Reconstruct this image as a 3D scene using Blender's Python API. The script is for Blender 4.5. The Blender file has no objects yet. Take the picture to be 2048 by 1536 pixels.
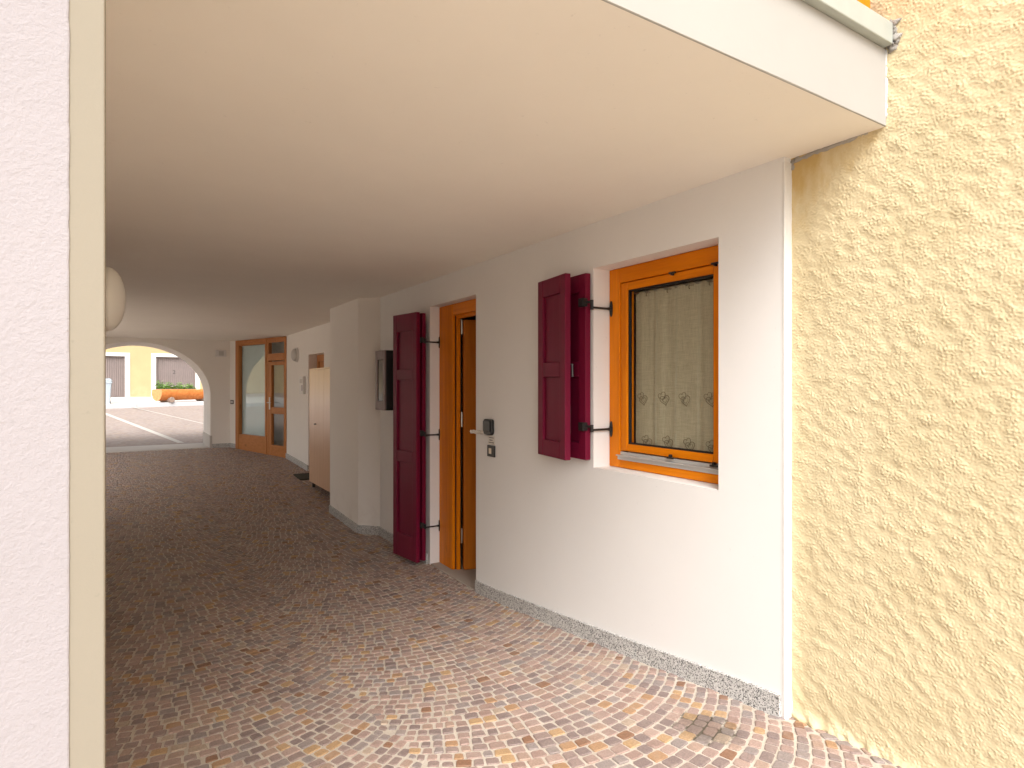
import bpy, bmesh, math, random
import numpy as np
from mathutils import Vector, Matrix, noise as mnoise

random.seed(7)
rng = np.random.default_rng(11)
R = math.radians
S = bpy.context.scene
COL = S.collection

# ------------------------------------------------------------------ camera, sky, sun, exposure
# World axes: +Y runs down the passage, +X to the right-hand wall, camera over the origin.
CAM_Z = 1.5
YAW = math.atan2(.534, .845)
cam_data = bpy.data.cameras.new('camera')
cam = bpy.data.objects.new('camera', cam_data)
COL.objects.link(cam)
cam.location = (0, 0, CAM_Z)
cam.rotation_euler = (R(90), 0, -YAW)
cam_data.sensor_width = 36
cam_data.lens = 36 * 1200 / 2048
cam_data.clip_start = .02
cam_data.clip_end = 500
S.camera = cam

SUN_EL, SUN_TRAVEL = R(48), (.28, .68)
world = bpy.data.worlds.new('World')
S.world = world
world.use_nodes = True
wn, wl = world.node_tree.nodes, world.node_tree.links
wn.clear()
sky = wn.new('ShaderNodeTexSky')
sky.sky_type = 'NISHITA'
sky.sun_disc = False
sky.sun_elevation = SUN_EL
sky.sun_rotation = math.atan2(-SUN_TRAVEL[0], -SUN_TRAVEL[1])
sky.air_density = 1.0
sky.dust_density = 6.0
sky.ozone_density = 1.0
hsv = wn.new('ShaderNodeHueSaturation')
hsv.inputs['Saturation'].default_value = .22
bg = wn.new('ShaderNodeBackground')
bg.inputs['Strength'].default_value = .15
wo = wn.new('ShaderNodeOutputWorld')
wl.new(sky.outputs[0], hsv.inputs['Color'])
wl.new(hsv.outputs[0], bg.inputs['Color'])
wl.new(bg.outputs[0], wo.inputs['Surface'])

sun_data = bpy.data.lights.new('sun', 'SUN')
sun_data.energy = .5
sun_data.angle = R(42)
sun_data.color = (1, .975, .94)
sun = bpy.data.objects.new('sun', sun_data)
COL.objects.link(sun)
tv = Vector((SUN_TRAVEL[0], SUN_TRAVEL[1], 0)).normalized() * math.cos(SUN_EL) + Vector((0, 0, -math.sin(SUN_EL)))
sun.rotation_euler = tv.to_track_quat('-Z', 'Y').to_euler()
sun.location = (-3, -3, 8)

S.view_settings.view_transform = 'Standard'
S.view_settings.look = 'None'
S.view_settings.gamma = 1
S.view_settings.use_curve_mapping = False
S.view_settings.exposure = 1.25
S.cycles.max_bounces = 12
S.cycles.diffuse_bounces = 7
S.cycles.use_denoising = True

# ------------------------------------------------------------------ helpers
def ray(px):
    a = (px - 1024) / 1200
    return .845 * a + .534, -.534 * a + .845          # (x, y) per metre of depth

def on_x(px, X):                                      # depth, y where the sight line meets the plane x = X
    rx, ry = ray(px)
    d = X / rx
    return d, ry * d

def on_y(px, Y):
    rx, ry = ray(px)
    d = Y / ry
    return d, rx * d

def zat(py, d):
    return CAM_Z + (768 - py) / 1200 * d

class MB:
    def __init__(self, M=None):
        self.v, self.f, self.M = [], [], M
    def add(self, vs, fs):
        b = len(self.v)
        for p in vs:
            p = Vector(p)
            self.v.append(self.M @ p if self.M else p)
        self.f += [tuple(i + b for i in f) for f in fs]
        return self
    def box(self, x0, x1, y0, y1, z0, z1):
        v = [(x, y, z) for z in (z0, z1) for y in (y0, y1) for x in (x0, x1)]
        return self.add(v, [(0, 2, 3, 1), (4, 5, 7, 6), (0, 1, 5, 4), (2, 6, 7, 3), (0, 4, 6, 2), (1, 3, 7, 5)])
    def quad(self, *p):
        return self.add(p, [tuple(range(len(p)))])
    def prism(self, pts, off):                        # polygon swept by a vector
        n = len(pts)
        o = Vector(off)
        v = [Vector(p) for p in pts] + [Vector(p) + o for p in pts]
        return self.add(v, [tuple(range(n))[::-1], tuple(range(n, 2 * n))] +
                        [(i, (i + 1) % n, n + (i + 1) % n, n + i) for i in range(n)])
    def tube(self, pts, r, n=8, caps=True):
        pts = [Vector(p) for p in pts]
        rr = r if isinstance(r, (list, tuple)) else [r] * len(pts)
        vs, fs = [], []
        up = None
        for i, p in enumerate(pts):
            t = (pts[min(i + 1, len(pts) - 1)] - pts[max(i - 1, 0)]).normalized()
            if up is None:
                up = t.orthogonal().normalized()
            a = (up - t * up.dot(t)).normalized()
            b = t.cross(a)
            up = a
            for k in range(n):
                q = 2 * math.pi * k / n
                vs.append(p + (a * math.cos(q) + b * math.sin(q)) * rr[i])
        for i in range(len(pts) - 1):
            for k in range(n):
                fs.append((i * n + k, i * n + (k + 1) % n, (i + 1) * n + (k + 1) % n, (i + 1) * n + k))
        if caps:
            fs.append(tuple(range(n))[::-1])
            fs.append(tuple(range((len(pts) - 1) * n, len(pts) * n)))
        return self.add(vs, fs)
    def build(self, name, mat, parent=None, bevel=0, smooth=False, seg=2):
        org = Vector(parent['_o']) if parent is not None else Vector((0, 0, 0))
        me = bpy.data.meshes.new(name)
        me.from_pydata([tuple(p - org) for p in self.v], [], self.f)
        me.materials.append(mat)
        bm = bmesh.new()
        bm.from_mesh(me)
        bmesh.ops.recalc_face_normals(bm, faces=bm.faces)
        bm.to_mesh(me)
        bm.free()
        if smooth:
            for p in me.polygons:
                p.use_smooth = True
        o = bpy.data.objects.new(name, me)
        COL.objects.link(o)
        o['_o'] = tuple(org)
        if parent is not None:
            o.parent = parent
        if bevel:
            m = o.modifiers.new('bevel', 'BEVEL')
            m.width = bevel
            m.segments = seg
            m.limit_method = 'ANGLE'
            m.angle_limit = R(40)
        return o

def tag(o, label=None, cat=None, group=None, kind=None):
    for k, val in (('label', label), ('category', cat), ('group', group), ('kind', kind)):
        if val:
            o[k] = val
    return o

def thing(name, label, cat, loc, group=None):
    o = bpy.data.objects.new(name, None)
    COL.objects.link(o)
    o.location = loc
    o.empty_display_size = .1
    o['_o'] = tuple(loc)
    return tag(o, label, cat, group)

def box(name, mat, parent, b, bevel=0):
    return MB().box(*b).build(name, mat, parent, bevel)

# ------------------------------------------------------------------ materials
def nt(name):
    m = bpy.data.materials.new(name)
    m.use_nodes = True
    n, l = m.node_tree.nodes, m.node_tree.links
    n.clear()
    out = n.new('ShaderNodeOutputMaterial')
    b = n.new('ShaderNodeBsdfPrincipled')
    l.new(b.outputs[0], out.inputs[0])
    return m, n, l, b, out

def rgb(c):
    return (c[0], c[1], c[2], 1)

def scaled_pos(n, l, sc=(1, 1, 1)):
    g = n.new('ShaderNodeNewGeometry')
    mp = n.new('ShaderNodeMapping')
    mp.inputs['Scale'].default_value = sc
    l.new(g.outputs['Position'], mp.inputs['Vector'])
    return mp.outputs[0]

def noise_node(n, l, vec, scale, detail=4, rough=.55, dist=0):
    t = n.new('ShaderNodeTexNoise')
    t.inputs['Scale'].default_value = scale
    t.inputs['Detail'].default_value = detail
    t.inputs['Roughness'].default_value = rough
    t.inputs['Distortion'].default_value = dist
    l.new(vec, t.inputs['Vector'])
    return t.outputs['Fac']

def ramp(n, l, fac, stops, interp='LINEAR'):
    r = n.new('ShaderNodeValToRGB')
    e = r.color_ramp
    e.interpolation = interp
    while len(e.elements) < len(stops):
        e.elements.new(.5)
    for el, (p, c) in zip(e.elements, stops):
        el.position = p
        el.color = rgb(c) if not isinstance(c, (int, float)) else (c, c, c, 1)
    l.new(fac, r.inputs['Fac'])
    return r.outputs['Color']

def mix(n, l, fac, a, b, mode='MIX'):
    m = n.new('ShaderNodeMix')
    m.data_type = 'RGBA'
    m.blend_type = mode
    for sock, val in ((m.inputs['Factor'], fac), (m.inputs['A'], a), (m.inputs['B'], b)):
        if hasattr(val, 'is_linked') or hasattr(val, 'node'):
            l.new(val, sock)
        elif isinstance(val, (int, float)) and sock.name == 'Factor':
            sock.default_value = val
        else:
            sock.default_value = rgb(val)
    return m.outputs['Result']

def math_node(n, l, op, a, b=None, clamp=False):
    m = n.new('ShaderNodeMath')
    m.operation = op
    m.use_clamp = clamp
    for i, val in enumerate((a, b)):
        if val is None:
            continue
        if isinstance(val, (int, float)):
            m.inputs[i].default_value = val
        else:
            l.new(val, m.inputs[i])
    return m.outputs[0]

def bump(n, l, b, h, strength, dist):
    k = n.new('ShaderNodeBump')
    k.inputs['Strength'].default_value = strength
    k.inputs['Distance'].default_value = dist
    l.new(h, k.inputs['Height'])
    l.new(k.outputs[0], b.inputs['Normal'])
    return k

def plaster(name, col, var=.06, fine=220, coarse=28, strength=.35, dist=.002, dirt=None, rough=.9):
    m, n, l, b, o = nt(name)
    p = scaled_pos(n, l)
    big = noise_node(n, l, p, 1.7, 5, .6)
    c2 = tuple(x * (1 - var) for x in col)
    c1 = tuple(min(1, x * (1 + var * .5)) for x in col)
    c = ramp(n, l, big, [(.3, c2), (.7, c1)])
    spk = noise_node(n, l, p, 38, 3, .7)
    c = mix(n, l, ramp(n, l, spk, [(.68, 0.), (.76, .35)]), c, tuple(x * .70 for x in col))
    if dirt:                                          # grime just above the floor line, in patches
        sep = n.new('ShaderNodeSeparateXYZ')
        g = n.new('ShaderNodeNewGeometry')
        l.new(g.outputs['Position'], sep.inputs[0])
        hz = n.new('ShaderNodeMapRange')
        hz.inputs[1].default_value, hz.inputs[2].default_value = dirt[1], dirt[0]
        hz.inputs[3].default_value, hz.inputs[4].default_value = 1, 0
        l.new(sep.outputs['Z'], hz.inputs[0])
        f = math_node(n, l, 'MULTIPLY', hz.outputs[0], ramp(n, l, noise_node(n, l, p, 5, 5, .65), [(.45, 0.), (.75, .55)]), True)
        c = mix(n, l, f, c, dirt[2])
    l.new(c, b.inputs['Base Color'])
    b.inputs['Roughness'].default_value = rough
    b.inputs['Specular IOR Level'].default_value = .2
    h = math_node(n, l, 'ADD', noise_node(n, l, p, fine, 3, .6), math_node(n, l, 'MULTIPLY', noise_node(n, l, p, coarse, 4, .6), 1.6))
    bump(n, l, b, h, strength, dist)
    return m

def plain(name, col, rough=.5, metal=0, spec=.5, var=.0, scale=30, bs=0, coat=0):
    m, n, l, b, o = nt(name)
    p = scaled_pos(n, l)
    if var:
        c = ramp(n, l, noise_node(n, l, p, scale, 4, .6), [(.3, tuple(x * (1 - var) for x in col)), (.7, tuple(min(1, x * (1 + var)) for x in col))])
        l.new(c, b.inputs['Base Color'])
    else:
        b.inputs['Base Color'].default_value = rgb(col)
    b.inputs['Roughness'].default_value = rough
    b.inputs['Metallic'].default_value = metal
    b.inputs['Specular IOR Level'].default_value = spec
    b.inputs['Coat Weight'].default_value = coat
    b.inputs['Coat Roughness'].default_value = .15
    if bs:
        bump(n, l, b, noise_node(n, l, p, scale * 3, 3, .6), bs, .001)
    return m

def wood(name, dark, light, axis, scale=1., rough=.42, coat=.08, bs=.15, knots=True, spec=.14):
    m, n, l, b, o = nt(name)
    sc = [26 * scale] * 3
    sc[axis] = 1.6 * scale
    p = scaled_pos(n, l, tuple(sc))
    f = noise_node(n, l, p, 1.0, 6, .62, .5)
    sc2 = [150 * scale] * 3
    sc2[axis] = 5 * scale
    p2 = scaled_pos(n, l, tuple(sc2))
    g = noise_node(n, l, p2, 1.0, 3, .6)
    c = ramp(n, l, f, [(.28, dark), (.72, light)])
    c = mix(n, l, ramp(n, l, g, [(.35, .0), (.75, .35)]), c, dark)
    if knots:
        sc3 = [9 * scale] * 3
        sc3[axis] = 4 * scale
        k = noise_node(n, l, scaled_pos(n, l, tuple(sc3)), 1., 2, .5)
        c = mix(n, l, ramp(n, l, k, [(.70, 0.), (.80, .6)]), c, tuple(x * .45 for x in dark))
    l.new(c, b.inputs['Base Color'])
    b.inputs['Roughness'].default_value = rough
    b.inputs['Coat Weight'].default_value = coat
    b.inputs['Specular IOR Level'].default_value = spec
    b.inputs['Coat Roughness'].default_value = .2
    bump(n, l, b, g, bs, .0008)
    return m

def glass(name, tint=(1, 1, 1), gl=1.0, rough=0.0, fres=1.5):
    m = bpy.data.materials.new(name)
    m.use_nodes = True
    n, l = m.node_tree.nodes, m.node_tree.links
    n.clear()
    out = n.new('ShaderNodeOutputMaterial')
    t = n.new('ShaderNodeBsdfTransparent')
    t.inputs[0].default_value = rgb(tint)
    g = n.new('ShaderNodeBsdfGlossy')
    g.inputs['Roughness'].default_value = rough
    fr = n.new('ShaderNodeLayerWeight')
    fr.inputs['Blend'].default_value = .5
    pw = n.new('ShaderNodeMath')
    pw.operation = 'POWER'
    pw.inputs[1].default_value = 5
    l.new(fr.outputs['Facing'], pw.inputs[0])
    ad = n.new('ShaderNodeMath')
    ad.operation = 'MULTIPLY_ADD'
    ad.inputs[1].default_value, ad.inputs[2].default_value = .96, .04
    l.new(pw.outputs[0], ad.inputs[0])
    sc = n.new('ShaderNodeMath')
    sc.operation = 'MULTIPLY'
    sc.use_clamp = True
    sc.inputs[1].default_value = gl
    l.new(ad.outputs[0], sc.inputs[0])
    mx = n.new('ShaderNodeMixShader')
    l.new(sc.outputs[0], mx.inputs[0])
    l.new(t.outputs[0], mx.inputs[1])
    l.new(g.outputs[0], mx.inputs[2])
    l.new(mx.outputs[0], out.inputs[0])
    return m

def granite(name, base=(.55, .54, .52), dark=(.06, .06, .06)):
    m, n, l, b, o = nt(name)
    p = scaled_pos(n, l)
    v = n.new('ShaderNodeTexVoronoi')
    v.inputs['Scale'].default_value = 260
    l.new(p, v.inputs['Vector'])
    sx = n.new('ShaderNodeSeparateColor')
    l.new(v.outputs['Color'], sx.inputs[0])
    c = ramp(n, l, sx.outputs[0], [(0, dark), (.16, tuple(x * .5 for x in base)), (.3, base), (.75, tuple(min(.9, x * 1.25) for x in base)), (1, (.8, .79, .77))], 'CONSTANT')
    big = noise_node(n, l, p, 9, 4, .6)
    c = mix(n, l, ramp(n, l, big, [(.4, 0.), (.8, .35)]), c, tuple(x * .6 for x in base))
    l.new(c, b.inputs['Base Color'])
    b.inputs['Roughness'].default_value = .6
    bump(n, l, b, sx.outputs[1], .1, .0008)
    return m

def stone_mat(name):
    m, n, l, b, o = nt(name)
    at = n.new('ShaderNodeAttribute')
    at.attribute_name = 'tone'
    p = scaled_pos(n, l)
    c = ramp(n, l, at.outputs['Fac'], [
        (0, (.30, .235, .225)), (.10, (.37, .285, .265)), (.24, (.44, .325, .29)), (.40, (.40, .285, .25)), (.50, (.50, .37, .325)), (.62, (.355, .305, .295)),
        (.74, (.47, .345, .285)), (.86, (.48, .30, .175)), (.91, (.55, .37, .21)), (.945, (.32, .18, .115)), (.965, (.52, .42, .34))], 'CONSTANT')
    g1 = noise_node(n, l, p, 160, 4, .7)
    c = mix(n, l, 1.0, c, ramp(n, l, g1, [(.25, (.52, .50, .475)), (.75, (1.0, .965, .93))]), 'MULTIPLY')
    g2 = noise_node(n, l, p, 14, 4, .6)
    c = mix(n, l, ramp(n, l, g2, [(.5, 0.), (.8, .45)]), c, (.42, .34, .285))   # dried sand dust
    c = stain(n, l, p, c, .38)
    l.new(c, b.inputs['Base Color'])
    b.inputs['Roughness'].default_value = .62
    b.inputs['Specular IOR Level'].default_value = .4
    h = math_node(n, l, 'ADD', g1, noise_node(n, l, p, 60, 3, .6))
    bump(n, l, b, h, .5, .003)
    return m

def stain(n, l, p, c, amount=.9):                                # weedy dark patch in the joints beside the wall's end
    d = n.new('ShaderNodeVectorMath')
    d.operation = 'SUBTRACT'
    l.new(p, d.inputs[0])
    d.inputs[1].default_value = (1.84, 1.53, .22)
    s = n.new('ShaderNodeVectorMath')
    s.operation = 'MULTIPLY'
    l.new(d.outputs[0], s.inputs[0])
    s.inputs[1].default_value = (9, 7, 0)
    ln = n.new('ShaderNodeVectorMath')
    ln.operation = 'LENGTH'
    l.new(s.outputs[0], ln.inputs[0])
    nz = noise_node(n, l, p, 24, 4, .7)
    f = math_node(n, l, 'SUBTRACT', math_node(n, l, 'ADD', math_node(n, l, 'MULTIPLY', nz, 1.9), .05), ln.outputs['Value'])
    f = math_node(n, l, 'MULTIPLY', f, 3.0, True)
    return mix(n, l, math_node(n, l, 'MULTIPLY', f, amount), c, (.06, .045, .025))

def grout_mat(name, far=False):
    m, n, l, b, o = nt(name)
    p = scaled_pos(n, l)
    g = noise_node(n, l, p, 130, 4, .7)
    c = ramp(n, l, g, [(.3, (.46, .40, .335)), (.7, (.63, .565, .485))])
    c = mix(n, l, ramp(n, l, noise_node(n, l, p, 3, 4, .6), [(.4, 0.), (.75, .4)]), c, (.35, .29, .23))
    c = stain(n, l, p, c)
    l.new(c, b.inputs['Base Color'])
    b.inputs['Roughness'].default_value = .95
    bump(n, l, b, g, .5, .003)
    return m

def court_mat(name):
    m, n, l, b, o = nt(name)
    p = scaled_pos(n, l)
    v = n.new('ShaderNodeTexVoronoi')
    v.inputs['Scale'].default_value = 11
    l.new(p, v.inputs['Vector'])
    sx = n.new('ShaderNodeSeparateColor')
    l.new(v.outputs['Color'], sx.inputs[0])
    c = ramp(n, l, sx.outputs[0], [(0, (.25, .195, .17)), (.4, (.30, .23, .20)), (.7, (.28, .225, .205)), (.9, (.32, .24, .18))], 'CONSTANT')
    c = mix(n, l, ramp(n, l, v.outputs['Distance'], [(.45, 0.), (.7, .6)]), c, (.36, .31, .27))
    c = mix(n, l, ramp(n, l, noise_node(n, l, p, 1.1, 5, .6), [(.35, 0.), (.75, .6)]), c, (.34, .275, .24))
    l.new(c, b.inputs['Base Color'])
    b.inputs['Roughness'].default_value = .85
    bump(n, l, b, v.outputs['Distance'], .4, .01)
    return m

def yellow_mat(name):
    m, n, l, b, o = nt(name)
    p = scaled_pos(n, l)
    c = ramp(n, l, noise_node(n, l, p, 3.1, 5, .6), [(.3, (.615, .51, .31)), (.7, (.71, .605, .39))])
    g = n.new('ShaderNodeNewGeometry')
    sep = n.new('ShaderNodeSeparateXYZ')
    l.new(g.outputs['Position'], sep.inputs[0])
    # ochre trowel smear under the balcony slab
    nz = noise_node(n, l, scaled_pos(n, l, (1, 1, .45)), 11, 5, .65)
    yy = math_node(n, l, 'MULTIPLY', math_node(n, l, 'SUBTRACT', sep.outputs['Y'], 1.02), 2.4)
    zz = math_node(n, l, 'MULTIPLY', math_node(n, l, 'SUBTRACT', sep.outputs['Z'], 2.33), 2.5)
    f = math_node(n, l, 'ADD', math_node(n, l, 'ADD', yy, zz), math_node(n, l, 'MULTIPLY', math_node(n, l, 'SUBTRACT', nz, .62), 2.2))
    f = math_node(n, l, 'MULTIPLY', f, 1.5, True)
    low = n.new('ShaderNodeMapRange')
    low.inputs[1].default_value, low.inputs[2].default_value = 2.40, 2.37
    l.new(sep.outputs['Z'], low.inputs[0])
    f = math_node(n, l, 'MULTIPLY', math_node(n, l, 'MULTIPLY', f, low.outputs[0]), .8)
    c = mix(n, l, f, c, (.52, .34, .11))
    sp = noise_node(n, l, p, 55, 3, .7)
    c = mix(n, l, ramp(n, l, sp, [(.72, 0.), (.80, .5)]), c, (.45, .33, .16))
    l.new(c, b.inputs['Base Color'])
    b.inputs['Roughness'].default_value = .9
    b.inputs['Specular IOR Level'].default_value = .15
    bump(n, l, b, noise_node(n, l, p, 260, 3, .6), .35, .002)
    return m

def curtain_mat(name):
    m, n, l, b, o = nt(name)
    g1 = noise_node(n, l, scaled_pos(n, l, (300, 300, 18)), 1., 2, .5)
    g2 = noise_node(n, l, scaled_pos(n, l, (18, 18, 420)), 1., 2, .5)
    h = math_node(n, l, 'ADD', g1, g2)
    c = ramp(n, l, math_node(n, l, 'MULTIPLY', h, .5), [(.35, (.47, .425, .285)), (.65, (.66, .60, .44))])
    l.new(c, b.inputs['Base Color'])
    b.inputs['Roughness'].default_value = .9
    b.inputs['Specular IOR Level'].default_value = .1
    bump(n, l, b, h, .3, .001)
    tr = n.new('ShaderNodeBsdfTranslucent')
    l.new(c, tr.inputs[0])
    mx = n.new('ShaderNodeMixShader')
    mx.inputs[0].default_value = .25
    l.new(b.outputs[0], mx.inputs[1])
    l.new(tr.outputs[0], mx.inputs[2])
    l.new(mx.outputs[0], o.inputs[0])
    return m

M = {}
M['white'] = plaster('white_plaster', (.80, .785, .765), .02, 280, 6, .14, .0014, dirt=(.16, -.02, (.68, .63, .57)))
M['ceiling'] = plaster('cream_ceiling_paint', (.88, .835, .765), .025, 240, 5, .16, .0016)
M['fascia'] = plaster('pale_fascia_plaster', (.385, .37, .35), .04, 260, 26, .2, .0015)
M['beige'] = plaster('beige_plaster', (.265, .235, .187), .03, 320, 60, .25, .0012)
M['pink'] = plaster('pink_plaster', (.33, .305, .316), .05, 230, 95, .45, .0022)
M['far_white'] = plaster('passage_plaster', (.88, .84, .785), .012, 240, 8, .06, .0008, dirt=(.35, .05, (.62, .55, .48)))
M['edge'] = plaster('rough_white_filler', (.74, .72, .69), .08, 160, 60, .5, .003)
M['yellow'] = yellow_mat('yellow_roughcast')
M['cement'] = plaster('grey_cement', (.42, .39, .35), .25, 110, 50, 1.0, .006)
M['granite'] = granite('speckled_granite')
M['stone'] = stone_mat('porphyry_cube')
M['grout'] = grout_mat('sandy_mortar')
M['court'] = court_mat('porphyry_paving')
M['concrete'] = plaster('concrete', (.40, .35, .30), .12, 120, 20, .5, .003)
M['pale_stone'] = plaster('pale_stone', (.58, .54, .50), .08, 90, 14, .4, .003)
M['kerbstone'] = plaster('kerb_stone', (.50, .50, .50), .08, 90, 14, .4, .003)
M['line'] = plain('road_paint', (.52, .48, .43), .7, var=.08)
OD, OL = (.62, .155, .001), (.86, .27, .003)
M['wood_z'] = wood('honey_wood_upright', OD, OL, 2)
M['wood_y'] = wood('honey_wood_level', OD, OL, 1)
M['leafwood'] = wood('door_leaf_wood', (.46, .13, .010), (.60, .19, .018), 2, rough=.4)
M['far_z'] = wood('larch_wood_upright', (.44, .17, .055), (.58, .25, .09), 2)
M['far_y'] = wood('larch_wood_level', (.44, .17, .055), (.58, .25, .09), 1)
M['burgundy'] = wood('burgundy_paint', (.145, .004, .026), (.18, .006, .034), 2, rough=.5, coat=.0, bs=.35, knots=False, spec=.22)
M['birch'] = wood('birch_laminate', (.60, .37, .22), (.72, .48, .32), 2, scale=.6, rough=.32, coat=.3, bs=.04, knots=False, spec=.5)
M['black'] = plain('black_iron', (.012, .012, .012), .45, 0, .5, bs=.2)
M['black_plastic'] = plain('black_plastic', (.015, .014, .014), .4)
M['gasket'] = plain('black_gasket', (.01, .01, .01), .7)
M['steel'] = plain('brushed_steel', (.55, .54, .52), .35, 1)
M['dark_steel'] = plain('dark_steel', (.12, .12, .12), .4, .8)
M['alu'] = plain('grey_aluminium', (.56, .55, .53), .4, .3)
M['flashing'] = plain('grey_green_flashing', (.42, .45, .42), .5, .2, var=.06, scale=6)
M['mauve'] = plain('mauve_brown_enamel', (.20, .135, .13), .5, 0, var=.08)
M['opal'] = plain('opal_lamp_cover', (.88, .86, .81), .35)
M['opal_base'] = plain('lamp_base', (.78, .74, .66), .5)
M['grey_lamp'] = plain('grey_lamp_glass', (.55, .52, .49), .35)
M['white_plastic'] = plain('white_plastic', (.78, .76, .74), .45)
M['glass'] = glass('window_glass', (.98, .985, .975), .8)
M['shop_glass'] = glass('entrance_glass', (.97, .985, .985), 1.3)
M['teal'] = plain('pale_teal_blind', (.62, .74, .73), .8, var=.04, scale=3)
M['pale_room'] = plain('pale_partition', (.80, .75, .67), .8, var=.05, scale=3)
M['curtain'] = curtain_mat('linen_curtain')
M['thread'] = plain('brown_thread', (.24, .19, .12), .9)
M['tuck'] = plain('pale_thread', (.62, .59, .46), .9)
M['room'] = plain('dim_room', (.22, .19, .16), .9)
M['strip'] = plain('mauve_strip', (.38, .32, .38), .5)
M['paper'] = plain('label_paper', (.74, .70, .64), .7)
M['ink'] = plain('ink', (.06, .05, .05), .8)
M['button'] = plain('cream_button', (.70, .60, .47), .4)
M['log'] = wood('orange_log', (.46, .135, .03), (.66, .25, .07), 1, scale=.35, rough=.5)
M['log_end'] = plain('log_end_grain', (.62, .28, .11), .7, var=.2, scale=12)
M['log_foot'] = plain('weathered_log', (.30, .22, .17), .8, var=.25, scale=10)
M['leaf'] = plain('leaf_green', (.15, .32, .035), .6, var=.35, scale=9)
M['flower'] = plain('petal_white', (.75, .7, .65), .7)
M['bin'] = plain('grey_bin_plastic', (.36, .41, .45), .5, var=.05)
M['garage'] = plain('brown_steel_sheet', (.19, .15, .138), .55, .1, var=.06, scale=4)
M['facade'] = plaster('pale_yellow_facade', (.42, .32, .175), .06, 60, 8, .3, .004, dirt=(1.55, .9, (.5, .42, .3)))
M['surround'] = plaster('white_door_surround', (.72, .71, .69), .05, 60, 8, .2, .003)
M['rubber'] = plain('dark_mat', (.05, .05, .035), .9, bs=.6)
M['tape'] = plain('cloudy_tape', (.60, .56, .50), .25, var=.3, scale=60)

# ------------------------------------------------------------------ ground heights
_ys = np.linspace(-40, 60, 2001)
_zs = np.interp(_ys, [-40, .9, 1.4, 2.6, 3.86, 5, 6.06, 7.1, 8.6, 10.2, 11.5, 13.6, 14.5, 25, 34, 60],
                [.23, .23, .215, .085, -.03, -.035, -.035, 0, .05, .115, .145, .20, .235, .70, .88, 1.3])
_k = np.ones(15) / 15
_zs = np.convolve(np.pad(_zs, 7, mode='edge'), _k, 'valid')
def zf(y):
    return float(np.interp(y, _ys, _zs))

CEIL = CAM_Z + .88
WX = 2.13                                             # face of the white wall
YX = 2.175                                            # face of the yellow wall

# ------------------------------------------------------------------ passage floor: mortar bed and porphyry cubes
def sheet(name, mat, x0, x1, ys, dz, parent=None, nx=1):
    mb = MB()
    xs = [x0 + (x1 - x0) * i / nx for i in range(nx + 1)]
    v = [(x, y, zf(y) + dz) for y in ys for x in xs]
    f = []
    for j in range(len(ys) - 1):
        for i in range(nx):
            a = j * (nx + 1) + i
            f.append((a, a + 1, a + nx + 2, a + nx + 1))
    mb.add(v, f)
    return mb.build(name, mat, parent, smooth=True)

floor = sheet('passage_floor', M['grout'], -14, 14, [-40, -20, -10, -5, -2] + [-1 + .2 * i for i in range(74)] + [13.75], -.0040)
tag(floor, 'reddish porphyry cube paving laid in arcs through the covered passage', kind='structure')

W_COL, RAD, PITCH = 1.25, .95, .0575
def left_limit(y):
    if y < 1.05: return -.8
    if y < 5.2: return -.034 - (y - 1.05) * .04
    return -1.5
def right_limit(y):
    if y < 1.4: return YX + .02
    if y < 5.9: return WX + .02
    if y < 7.1: return 1.98
    if y < 11.5: return 2.4
    return 2.4 - (y - 11.5) * .33

stones = []
def add_stone(corners, yc):
    """four plan corners, counter-clockwise -> stone record"""
    cx = sum(c[0] for c in corners) / 4
    cy = sum(c[1] for c in corners) / 4
    if not (left_limit(cy) - .02 < cx < right_limit(cy)) or cy < -.35 or cy > 13.62:
        return
    stones.append((cx, cy, corners))

for col in range(-2, 2):
    xc = 1.5 + col * W_COL
    th = math.asin(W_COL / 2 / RAD)
    off = (col % 2) * PITCH * .5
    nrows = int(15.5 / PITCH)
    for r_ in range(nrows):
        y0 = -1.0 + off + r_ * PITCH
        arc = 2 * th * RAD
        t = -th - random.uniform(.0, .05)
        edges = [t]
        tend = th + random.uniform(.0, .05)
        while t < tend - .03:
            edge_ness = abs(t) / th
            t += (random.uniform(.050, .078) * (1 - .22 * edge_ness)) / RAD
            edges.append(min(t, tend))
        for a, b in zip(edges[:-1], edges[1:]):
            if b - a < .025:
                continue
            cs = []
            for ang, up in ((a, 0), (b, 0), (b, 1), (a, 1)):
                px = xc + RAD * math.sin(ang)
                py = y0 + RAD - RAD * math.cos(ang)
                if up:
                    d = PITCH * math.cos(ang)
                    px -= d * math.sin(ang) * .8
                    py += PITCH * math.cos(ang) ** 2 + PITCH * math.sin(ang) ** 2 * .2
                cs.append((px + random.gauss(0, .0017), py + random.gauss(0, .0015)))
            add_stone(cs, y0)
# straight border course along the left wall
y = 1.1
while y < 5.1:
    ln = random.uniform(.055, .09)
    xl = left_limit(y)
    add_stone([(xl + .0, y), (xl + .055, y), (xl + .055, y + ln), (xl + .0, y + ln)], y)
    y += ln + .003

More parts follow.
